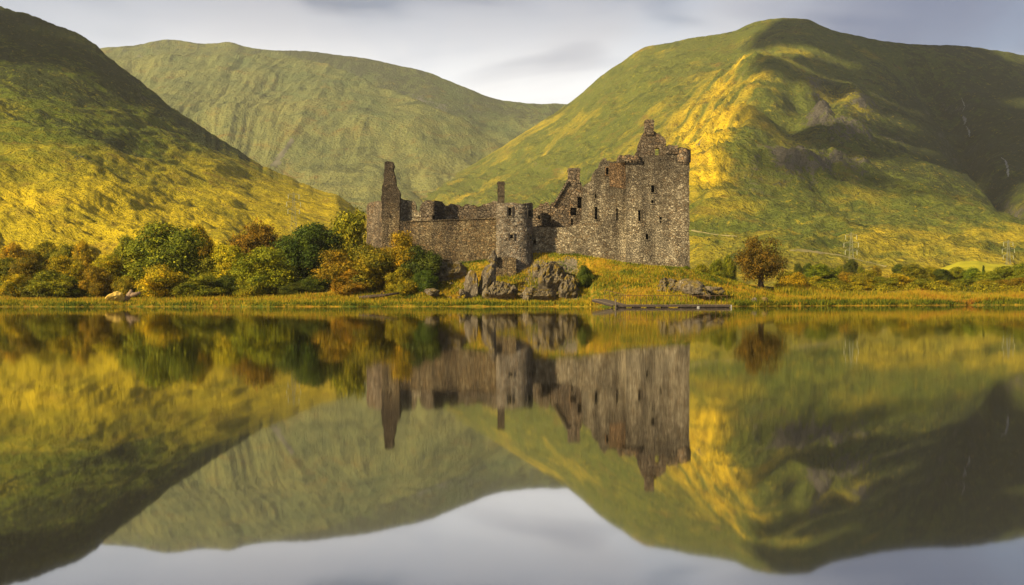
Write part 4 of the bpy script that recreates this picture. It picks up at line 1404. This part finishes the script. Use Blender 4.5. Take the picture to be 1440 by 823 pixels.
# left wood
tree('round', 8, 364, 417, 52, 168, GREEN, 'yellow-green tree cut by the left edge of the picture', G1)
tree('round', 40, 363, 417, 50, 164, BRN, 'brownish tree with a dark middle near the left edge', G1)
tree('round', 92, 361, 417, 60, 170, YEL, 'yellow tree in the middle of the left wood', G1)
tree('bush', 74, 381, 417, 58, 157, OLIVE, 'low rounded olive bush at the front of the left wood', G1)
tree('bush', 18, 385, 417, 44, 158, YEL, 'yellowish front bush at the left edge', G1)
tree('round', 137, 376, 417, 42, 156, RUST, 'rust-orange bush-like tree above the pale boulder', G1)
tree('round', 154, 360, 417, 56, 170, YEL, 'yellow-green tree behind the rust-orange one', G1)
tree('bush', 176, 389, 417, 36, 156, OLIVE, 'small olive bush beside the broken stump', G1)
tree('round', 238, 315, 417, 118, 166, GREEN, 'biggest broad green tree of the left wood', G1)
tree('round', 283, 319, 417, 40, 176, ORA, 'orange crown showing behind the biggest tree', G1)
tree('bush', 226, 374, 417, 72, 154, YEL, 'bright yellow-green bush before the biggest tree', G1)
tree('bush', 278, 388, 417, 74, 154, GREEN, 'dark green bush between the bright bush and the brown-topped tree', G1)
tree('tall', 322, 343, 417, 52, 163, YEL, 'slim yellow tree between the green giant and the brown-topped trees', G1)
tree('round', 362, 316, 417, 78, 176, BRN, 'tall brown-orange tree in the second row behind the dark green one', G1)
tree('round', 368, 348, 417, 84, 158, OLIVE, 'olive tree with orange top in front of the brown one', G1)
tree('round', 432, 316, 417, 96, 168, DARK, 'dark green dense tree at the right end of the left wood', G1)
tree('bush', 412, 398, 417, 40, 155, DARK, 'low dark bush at the foot of the dark green tree', G1)
tree('thin', 492, 290, 420, 58, 182, OLIVE, 'loose olive tree standing behind the castle end wall', G1)
tree('thin', 474, 352, 417, 62, 152, RUST, 'thin rust-coloured tree with pale stems', G1, True)
tree('bush', 520, 346, 417, 84, 152, BRN, 'large rust-brown bush before the castle end wall', G1)
tree('bush', 492, 378, 417, 50, 150, RUST, 'low rusty bush left of the fallen log', G1)
tree('bush', 545, 350, 410, 58, 153.0, BRN, 'brown bush right under the stair gable, left of the gold-leaved tree', G1)
tree('tall', 567, 326, 405, 56, 152.6, (0.25, 0.165, 0.009), 'gold-leaved tree against the castle stair gable', G1)
tree('bush', 591, 346, 405, 58, 151.2, DARK, 'dark green bush against the left curtain wall', G1)
tree('bush', 566, 375, 410, 46, 149.0, OLIVE, 'low olive bush at the foot of the gold tree', G1)
tree('bush', 598, 380, 410, 36, 148.6, DARK, 'low dark bush beside the golden slope', G1)
for px, yt, w, D, col, lab in ((150, 396, 40, 158, DARK, 'dark low undergrowth bush right behind the pale boulder'), (112, 394, 44, 159, GREEN, 'green low bush under the rust-orange tree, left of the boulder'), (206, 392, 40, 157, DARK, 'dark low bush just right of the stump'),
                               (318, 388, 50, 156, DARK, 'dark low bush under the slim yellow tree'), (350, 392, 46, 155, OLIVE, 'olive low bush under the left side of the olive tree'), (444, 386, 46, 156, DARK, 'dark bush under the right side of the dark green tree'),
                               (300, 360, 50, 164, OLIVE, 'olive bush filling the gap right of the biggest tree'), (200, 352, 44, 172, YEL, 'yellow bush filling the gap left of the biggest tree'), (468, 392, 40, 158, BRN, 'brown low bush behind the pale stems')):
    tree('bush', px, yt, 417, w, D, col, lab, G1)
# on the mound
G2 = 'shrubs on the castle mound'
tree('bush', 823, 374, 403, 26, 147.0, DARK, 'dark green shrub on the slope below the hall wall', G2)
tree('bush', 965, 374, 384, 12, 153.6, GREEN, 'small green tuft at the right corner of the keep', G2)
tree('bush', 866, 371, 379, 12, 153.2, GREEN, 'small green tuft at the left foot of the keep', G2)
# right side
tree('lone', 1070, 333, 405, 80, 158, (0.092, 0.070, 0.008), 'lone brown-gold tree right of the keep')
G3 = 'small trees behind the keep'
for i, (px, yt, w, col, lab) in enumerate(((985, 372, 30, OLIVE, 'low olive tree just right of the keep'), (1008, 365, 28, GREEN, 'green tree between the keep and the lone tree'), (1026, 360, 24, GREEN, 'taller green tree close left of the lone tree'),
                                           (1108, 383, 30, OLIVE, 'olive bush close right of the lone tree'))):
    tree('round', px, yt, 395, w, 205 + 4 * i, col, lab, G3)
G4 = 'trees across the far right meadow'
far = [('round', 1155, 376, 46, 232, GREEN, 'broad dark tree left of the pylon'), ('round', 1196, 369, 18, 300, DARK, 'small round dark tree below the middle pylon'), ('round', 1122, 375, 13, 310, DARK, 'tiny dark tree farthest left in the meadow'),
       ('round', 1136, 374, 15, 315, DARK, 'tiny dark tree left of the broad dark one'), ('round', 1182, 378, 12, 310, GREEN, 'tiny green tree left of the round dark one'), ('round', 1210, 379, 11, 312, GREEN, 'tiny green tree right of the round dark one'),
       ('round', 1232, 378, 13, 312, OLIVE, 'tiny olive tree midway between the pylon and the pasture'), ('round', 1263, 376, 16, 305, DARK, 'small dark tree left of the pasture'), ('round', 1283, 376, 34, 238, GREEN, 'broad green tree at the pasture left end'),
       ('round', 1307, 379, 24, 245, OLIVE, 'olive tree right of the broad green one'), ('tall', 1325, 382, 22, 240, DARK, 'dark upright tree before the pasture'), ('round', 1343, 380, 27, 243, OLIVE, 'light olive tree before the middle of the pasture'),
       ('round', 1367, 381, 23, 240, GREEN, 'green tree before the right half of the pasture'), ('cone', 1383, 376, 10, 262, DARK, 'small pointed dark conifer before the pasture'), ('round', 1389, 386, 32, 228, OLIVE, 'low olive tree under the conifer'),
       ('round', 1413, 379, 32, 240, GREEN, 'dark green tree at the foot of the right pylon'), ('round', 1436, 375, 30, 236, GREEN, 'green tree cut by the right edge of the picture'), ('round', 1460, 376, 30, 236, OLIVE, 'olive tree just past the right edge'),
       ('bush', 1116, 391, 34, 205, ORA, 'orange bush right of the lone tree'), ('bush', 1140, 395, 34, 215, OLIVE, 'low olive bush before the broad dark tree'), ('bush', 1192, 390, 26, 226, BRN, 'brown bush under the middle pylon'),
       ('bush', 1218, 388, 40, 222, OLIVE, 'broad olive bush midway along the meadow'), ('bush', 1246, 396, 36, 215, GREEN, 'low green bush right of the broad olive one'), ('bush', 1264, 392, 30, 226, YEL, 'yellow bush left of the broad green tree'),
       ('bush', 1298, 399, 32, 214, GREEN, 'low green bush below the olive tree'), ('bush', 1325, 401, 30, 214, OLIVE, 'low olive bush below the dark upright tree'), ('bush', 1352, 400, 40, 216, GREEN, 'wide green bush below the pasture'),
       ('bush', 1384, 400, 32, 214, OLIVE, 'olive bush third from the right edge'), ('bush', 1408, 400, 30, 216, RUST, 'rusty bush second from the right edge'), ('bush', 1434, 398, 34, 212, BRN, 'brown bush at the right edge'),
       ('bush', 1172, 402, 40, 208, OLIVE, 'low olive bush behind the orange reeds'), ('bush', 1208, 403, 34, 208, YEL, 'low yellow bush behind the orange reeds')]
for (kd, px, yt, w, D, col, lab) in far:
    tree(kd, px, yt - (7 if kd == 'bush' else 4), 410, w, D, col, lab, G4)


def scrub(name, label, spots, col, seed):
    bl = []
    rnd = random.Random(seed)
    for (px, D, r, h) in spots:
        x = (px - CX) / F * D
        bl.append((x, D, gh(x, D) + h * 0.35, r, r, h * 0.7))
    me = leaves_mesh(seed, bl, 40 * len(bl), 16, 0.13, spread=0.28)
    o = obj(name, me)
    o.color = (*col, 1)
    return tag(o, label, 'scrub', kind='stuff')


rs = random.Random(31)
scrub('scrub', 'low dull green scrub filling in behind the orange reeds', [(rs.uniform(1095, 1500), rs.uniform(196, 225), rs.uniform(0.8, 2.0), rs.uniform(0.6, 1.5)) for i in range(60)], OLIVE, 301)
scrub('scrub', 'brownish scrub dotted along the far side of the meadow', [(rs.uniform(1100, 1500), rs.uniform(255, 380), rs.uniform(1.0, 2.4), rs.uniform(0.9, 2.0)) for i in range(60)], (0.16, 0.125, 0.01), 302)
scrub('scrub', 'dark undergrowth under the left wood', [(rs.uniform(-60, 480), rs.uniform(156, 166), rs.uniform(1.0, 1.9), rs.uniform(1.0, 2.0)) for i in range(60)], (0.075, 0.085, 0.008), 303)

# ------------------------------------------------------------------ grass and reeds
def blades(name, n, region, hfun, tfun, label, seed, width=0.05):
    r = np.random.default_rng(seed)
    x, y = region(r, n)
    z = ground_h(x, y)
    ok = z > 0.02
    x, y, z = x[ok], y[ok], z[ok]
    k = len(x)
    h = hfun(x, y, r)
    lean = r.normal(0, 0.28, (k, 2)) * h[:, None]
    th = r.uniform(0, np.pi, k)
    w = width * (0.6 + 0.9 * r.random(k))
    dx, dy = np.cos(th) * w, np.sin(th) * w
    v = np.stack([np.stack([x - dx, y - dy, z - 0.03], 1), np.stack([x + dx, y + dy, z - 0.03], 1), np.stack([x + lean[:, 0], y + lean[:, 1], z + h], 1)], 1).reshape(-1, 3)
    me = mesh(name, v, np.arange(3 * k).reshape(-1, 3))
    attr(me, 'tint', np.repeat(np.clip(tfun(x, y, r), 0, 1), 3))
    return tag(obj(name, me, M['blade']), label, 'grass', kind='stuff')


def shore_region(d0, d1, p0, p1):
    def f(r, n):
        px = r.uniform(p0, p1, n)
        d = d0 + (d1 - d0) * r.random(n) ** 1.5
        y = itp(px, SHORE) + d
        return (px - CX) / F * y, y
    return f


blades('shore_grass', 70000, shore_region(-0.8, 13, -120, 1120),
       lambda x, y, r: (0.14 + 0.34 * r.random(len(x)) ** 1.5) * (1 + 0.6 * pn(x * 0.4, y * 0.4, 3)),
       lambda x, y, r: 0.40 + 0.28 * pn(x * 0.15, y * 0.3, 5) + 0.22 * r.normal(size=len(x)) + 0.12 * sstep(3, 9, y - itp(CX + F * x / y, SHORE)) - 0.30 * (1 - sstep(0, 1.6, y - itp(CX + F * x / y, SHORE))),
       'tufted golden and green grass along the water edge', 1)
blades('reeds', 60000, lambda r, n: (lambda q: (q[0] + 0 * q[1], q[1]))(shore_region(2.0, 16, 1090, 1560)(r, n)),
       lambda x, y, r: (0.30 + 0.75 * r.random(len(x)) ** 1.4) * np.clip(0.9 + 0.9 * pn(x * 0.16, y * 0.2, 7), 0.15, 1.6),
       lambda x, y, r: 0.60 + 0.45 * pn(x * 0.11, y * 0.22, 8) + 0.22 * pn(x * 0.5, y * 0.5, 18) + 0.16 * r.normal(size=len(x)),
       'band of orange reeds along the right shore', 2, 0.06)
blades('bank_grass', 16000, shore_region(-1.0, 3.5, 1030, 1560),
       lambda x, y, r: 0.25 + 0.4 * r.random(len(x)),
       lambda x, y, r: 0.12 + 0.16 * r.normal(size=len(x)) + 0.15 * pn(x * 0.2, y * 0, 2),
       'dark green grass fringe at the right water edge', 3)


def mound_region(r, n):
    x = r.uniform(-24, 44, n); y = r.uniform(145, 158, n)
    return x, y


blades('mound_grass', 45000, mound_region,
       lambda x, y, r: (0.10 + 0.24 * r.random(len(x))) * (1 + 0.7 * pn(x * 0.5, y * 0.5, 13)),
       lambda x, y, r: 0.30 - 0.10 * sstep(8, 26, x) + 0.62 * pn(x * 0.20, y * 0.28, 15) + 0.25 * pn(x * 0.8, y * 0.8, 16) + 0.14 * r.normal(size=len(x)),
       'rough gold and green grass covering the castle mound', 4)

# ------------------------------------------------------------------ jetty
JD = 127.6
jx0, jx1 = P(868, 0, JD).x, P(1027, 0, JD).x
jetty = empty('jetty', ((jx0 + jx1) / 2, JD, 0.0))
tag(jetty, 'low wooden jetty with a thin railing below the keep', 'jetty')
hw = (jx1 - jx0) / 2
mb = MB()
nb = 40
for i in range(nb):
    mb.box((-hw + (i + 0.5) * 2 * hw / nb, 0.75, 0.30 + random.uniform(-.008, .008)), (2 * hw / nb - 0.02, 1.5, 0.07))
mb.build('deck', M['wood'], jetty)
mb = MB()
mb.box((0, 0.05, 0.17), (2 * hw, 0.10, 0.18)); mb.box((0, 1.45, 0.17), (2 * hw, 0.10, 0.18))
mb.build('beam', M['dark_wood'], jetty)
for x0, x1 in ((-hw, -hw + 1.0), (-hw + 1.7, -hw + 2.6), (-hw + 3.3, -hw + 4.2), (-hw + 4.9, -hw + 5.6), (-hw + 6.8, -hw + 8.6), (-hw + 8.7, hw - 0.05)):
    mb = MB(); mb.box(((x0 + x1) / 2, 0.75, 0.01), (x1 - x0, 1.3, 0.20), None, 0.97)
    mb.build('float', M['dark_wood'], jetty)
# ramp up to the bank
ra, rb = Vector((-hw + 0.3, 0.75, 0.36)), P(842, 420.5, 135.2) - Vector(jetty.location)
mb = MB()
d = rb - ra
side = Vector((d.y, -d.x, 0)).normalized() * 0.75
for i in range(24):
    c0, c1 = ra + d * (i / 24), ra + d * ((i + 0.94) / 24)
    n = len(mb.v)
    mb.v += [c0 - side, c0 + side, c1 + side, c1 - side] + [q - Vector((0, 0, 0.08)) for q in (c0 - side, c0 + side, c1 + side, c1 - side)]
    mb.f += [(n, n + 1, n + 2, n + 3), (n + 7, n + 6, n + 5, n + 4)] + [(n + k, n + 4 + k, n + 4 + (k + 1) % 4, n + (k + 1) % 4) for k in range(4)]
mb.build('ramp', M['wood'], jetty)
mb = MB()
for s in (-1, 1):
    mb.tube([ra + side * s * 1.02 - Vector((0, 0, 0.2)), rb + side * s * 1.02 - Vector((0, 0, 0.2))], 0.12, 4)
mb.build('ramp_beam', M['dark_wood'], jetty)
rx0, rx1 = -hw + 0.2, hw - 0.1
mb = MB()
mb.tube([(rx0, 1.42, 1.30), (rx0 + 4.2, 1.42, 1.33), (rx0 + 8, 1.42, 1.29), (rx1, 1.42, 1.32)], 0.028, 5)
mb.build('handrail', M['rail'], jetty)
for i in range(20):
    x = rx0 + (rx1 - rx0) * i / 19
    mb = MB(); mb.tube([(x, 1.42, 0.2), (x + random.uniform(-.02, .02), 1.42, 1.34)], 0.024, 5)
    mb.build('post', M['rail'], jetty)
mb = MB()
for s in (0.98,):
    mb.tube([ra + side * s + Vector((0, 0, 1.0)), rb + side * s + Vector((0, 0, 1.05))], 0.03, 5)
mb.build('handrail', M['rail'], jetty)
for i in range(5):
    q = ra + d * (i / 4) + side * 0.98
    mb = MB(); mb.tube([q, q + Vector((0, 0, 1.08))], 0.03, 5)
    mb.build('post', M['rail'], jetty)
mb = MB(); mb.tube([(-hw - 0.18, -0.12, -0.4), (-hw - 0.18, -0.12, 0.95)], 0.085, 8)
mb.build('mooring_post', M['wood'], jetty)
mb = MB(); mb.tube([(hw + 0.12, 0.1, -0.4), (hw + 0.12, 0.1, 0.30)], 0.08, 8)
mb.build('mooring_post', M['white'], jetty)
fx_ = P(982, 0, JD).x - jetty.location.x
mb = MB(); mb.tube([(fx_ - 0.17, -0.10, 0.06), (fx_ - 0.1, -0.11, 0.06), (fx_ + 0.1, -0.11, 0.06), (fx_ + 0.17, -0.10, 0.06)], [0.04, 0.10, 0.10, 0.04], 8)
mb.build('fender', M['white'], jetty, True)


# ------------------------------------------------------------------ pylons and their wires
def pylon(px, py_top, py_base, label, which, ry=0.0):
    foot = hit(px, py_base, which)
    x, D, zb = foot.x, foot.y, foot.z - 0.3
    H = P(0, py_top, D).z - zb
    k = H / 26.0
    e = empty('pylon', (x, D, zb), ry)
    tag(e, label, 'pylon', 'electricity pylons on the hill feet')
    mb = MB()
    lv = [0, 0.18, 0.34, 0.48, 0.60, 0.70, 0.79, 0.88, 0.95, 1.0]
    wf = lambda f: k * (3.4 * (1 - f) ** 1.3 + 0.75 * (f < 0.99) + 0.1)
    cor = lambda f: [Vector((sx * wf(f) / 2, sy * wf(f) / 2, f * H)) for sx, sy in ((-1, -1), (1, -1), (1, 1), (-1, 1))]
    for a, b in zip(lv, lv[1:]):
        A, B = cor(a), cor(b)
        for c in range(4):
            mb.tube([A[c], B[c]], 0.12 * max(k, 0.7), 4, False)
            mb.tube([A[c], B[(c + 1) % 4]], 0.05 * max(k, 0.7), 4, False)
            mb.tube([A[(c + 1) % 4], B[c]], 0.05 * max(k, 0.7), 4, False)
            mb.tube([B[c], B[(c + 1) % 4]], 0.05 * max(k, 0.7), 4, False)
    mb.build('mast', M['steel'], e)
    tips = []
    for f, L in ((0.94, 3.4 * k), (0.75, 4.4 * k), (0.57, 3.6 * k)):
        for s in (-1, 1):
            mb = MB()
            tip = Vector((s * L, 0, f * H))
            for q in cor(f - 0.01) + cor(f + 0.035):
                if q.x * s > 0: mb.tube([q, tip], 0.09 * max(k, 0.7), 4, False)
            tips.append(tip)
            mb.build('crossarm', M['steel'], e)
    for tip in tips:
        mb = MB()
        mb.tube([tip, tip - Vector((0, 0, 0.5 * k)), tip - Vector((0, 0, 3.0 * k))], [0.1 * k, 0.24 * k, 0.24 * k], 6)
        mb.build('insulator', M['glass_disc'], e)


pylon(413, 270, 326, 'grey lattice pylon above the left wood', 'hill_left', 0.2)
pylon(1197, 327, 384, 'grey lattice pylon at the middle of the right hill foot', 'hill_right', -0.2)
pylon(1418, 338, 386, 'grey lattice pylon behind the pasture at the right edge', 'hill_right', -0.1)

# ------------------------------------------------------------------ unseen cloud banks towards the sun, added and shaped to shadow the hills
HAZE_TOP = 720.0
def surf(px, py, which):
    h = hit(px, py, which)
    return h if h is not None else P(px, py, 1500)


def cloud(points, alt, label, seed):
    """a cumulus of overlapping puffs; each (hill, px, py, radius) is where its shadow is to fall"""
    from mathutils import noise
    bm = bmesh.new()
    rnd = random.Random(seed)
    c0 = None
    for (which, px, py, r) in points:
        tgt = surf(px, py, which)
        c = tgt + SUN * ((alt + rnd.uniform(-40, 40) - tgt.z) / SUN.z)
        if c0 is None: c0 = c
        ret = bmesh.ops.create_icosphere(bm, subdivisions=4, radius=1.0)
        off = Vector((rnd.uniform(0, 50), rnd.uniform(0, 50), 0))
        for v in ret['verts']:
            d = 1 + 0.20 * noise.fractal(v.co * 1.6 + off, 0.8, 2.0, 4)
            v.co = c - c0 + v.co * r * d
    me = bpy.data.meshes.new('cloud'); bm.to_mesh(me); bm.free()
    me.polygons.foreach_set('use_smooth', np.ones(len(me.polygons), dtype=bool))
    o = obj('cloud', me, M['cloud'])
    o.location = c0
    return tag(o, label, 'cloud', kind='stuff')


L_, R_, B_ = 'hill_left', 'hill_right', 'hill_back'
cloud([(L_, -60, 20, 50), (L_, -120, 60, 80), (L_, 10, 30, 26), (L_, 60, 55, 16), (L_, -20, 80, 26), (L_, 100, 85, 10)], 1000,
      'unseen ragged cloud added to shade the top of the left hillside', 1)
cloud([(R_, 1200, 62, 90), (R_, 1300, 85, 105), (R_, 1400, 115, 120), (R_, 1105, 48, 55), (R_, 1235, 120, 75), (R_, 1330, 165, 85), (R_, 1420, 190, 85), (R_, 1165, 125, 48), (R_, 1260, 190, 50), (R_, 1135, 185, 34),
       (R_, 1190, 200, 40), (R_, 1330, 235, 36), (R_, 1410, 262, 40), (R_, 1385, 165, 60), (R_, 1372, 195, 52), (R_, 1440, 160, 70), (R_, 1395, 222, 48), (R_, 1440, 225, 56), (R_, 1350, 150, 50), (R_, 1120, 232, 20), (R_, 1225, 250, 22), (R_, 1290, 268, 18), (R_, 1060, 268, 9), (R_, 1000, 285, 8)], 1050,
      'unseen broad ragged cloud added to shade the top and right of the right hill', 2)

# ------------------------------------------------------------------ haze
HAZE = 0.60e-4
mh, t = new_mat('haze')
pv = t.n('ShaderNodeVolumePrincipled')
pv.inputs['Color'].default_value = (0.86, 0.88, 0.86, 1)
pv.inputs['Density'].default_value = HAZE
pv.inputs['Anisotropy'].default_value = 0.2
t.l(pv.outputs[0], t.n('ShaderNodeOutputMaterial').inputs['Volume'])
mb = MB()
mb.box((0, 2900, (HAZE_TOP - 5) / 2), (11000, 6600, HAZE_TOP + 5))
haze = tag(mb.build('haze', mh), 'thin pale haze filling the glen', 'haze', kind='stuff')
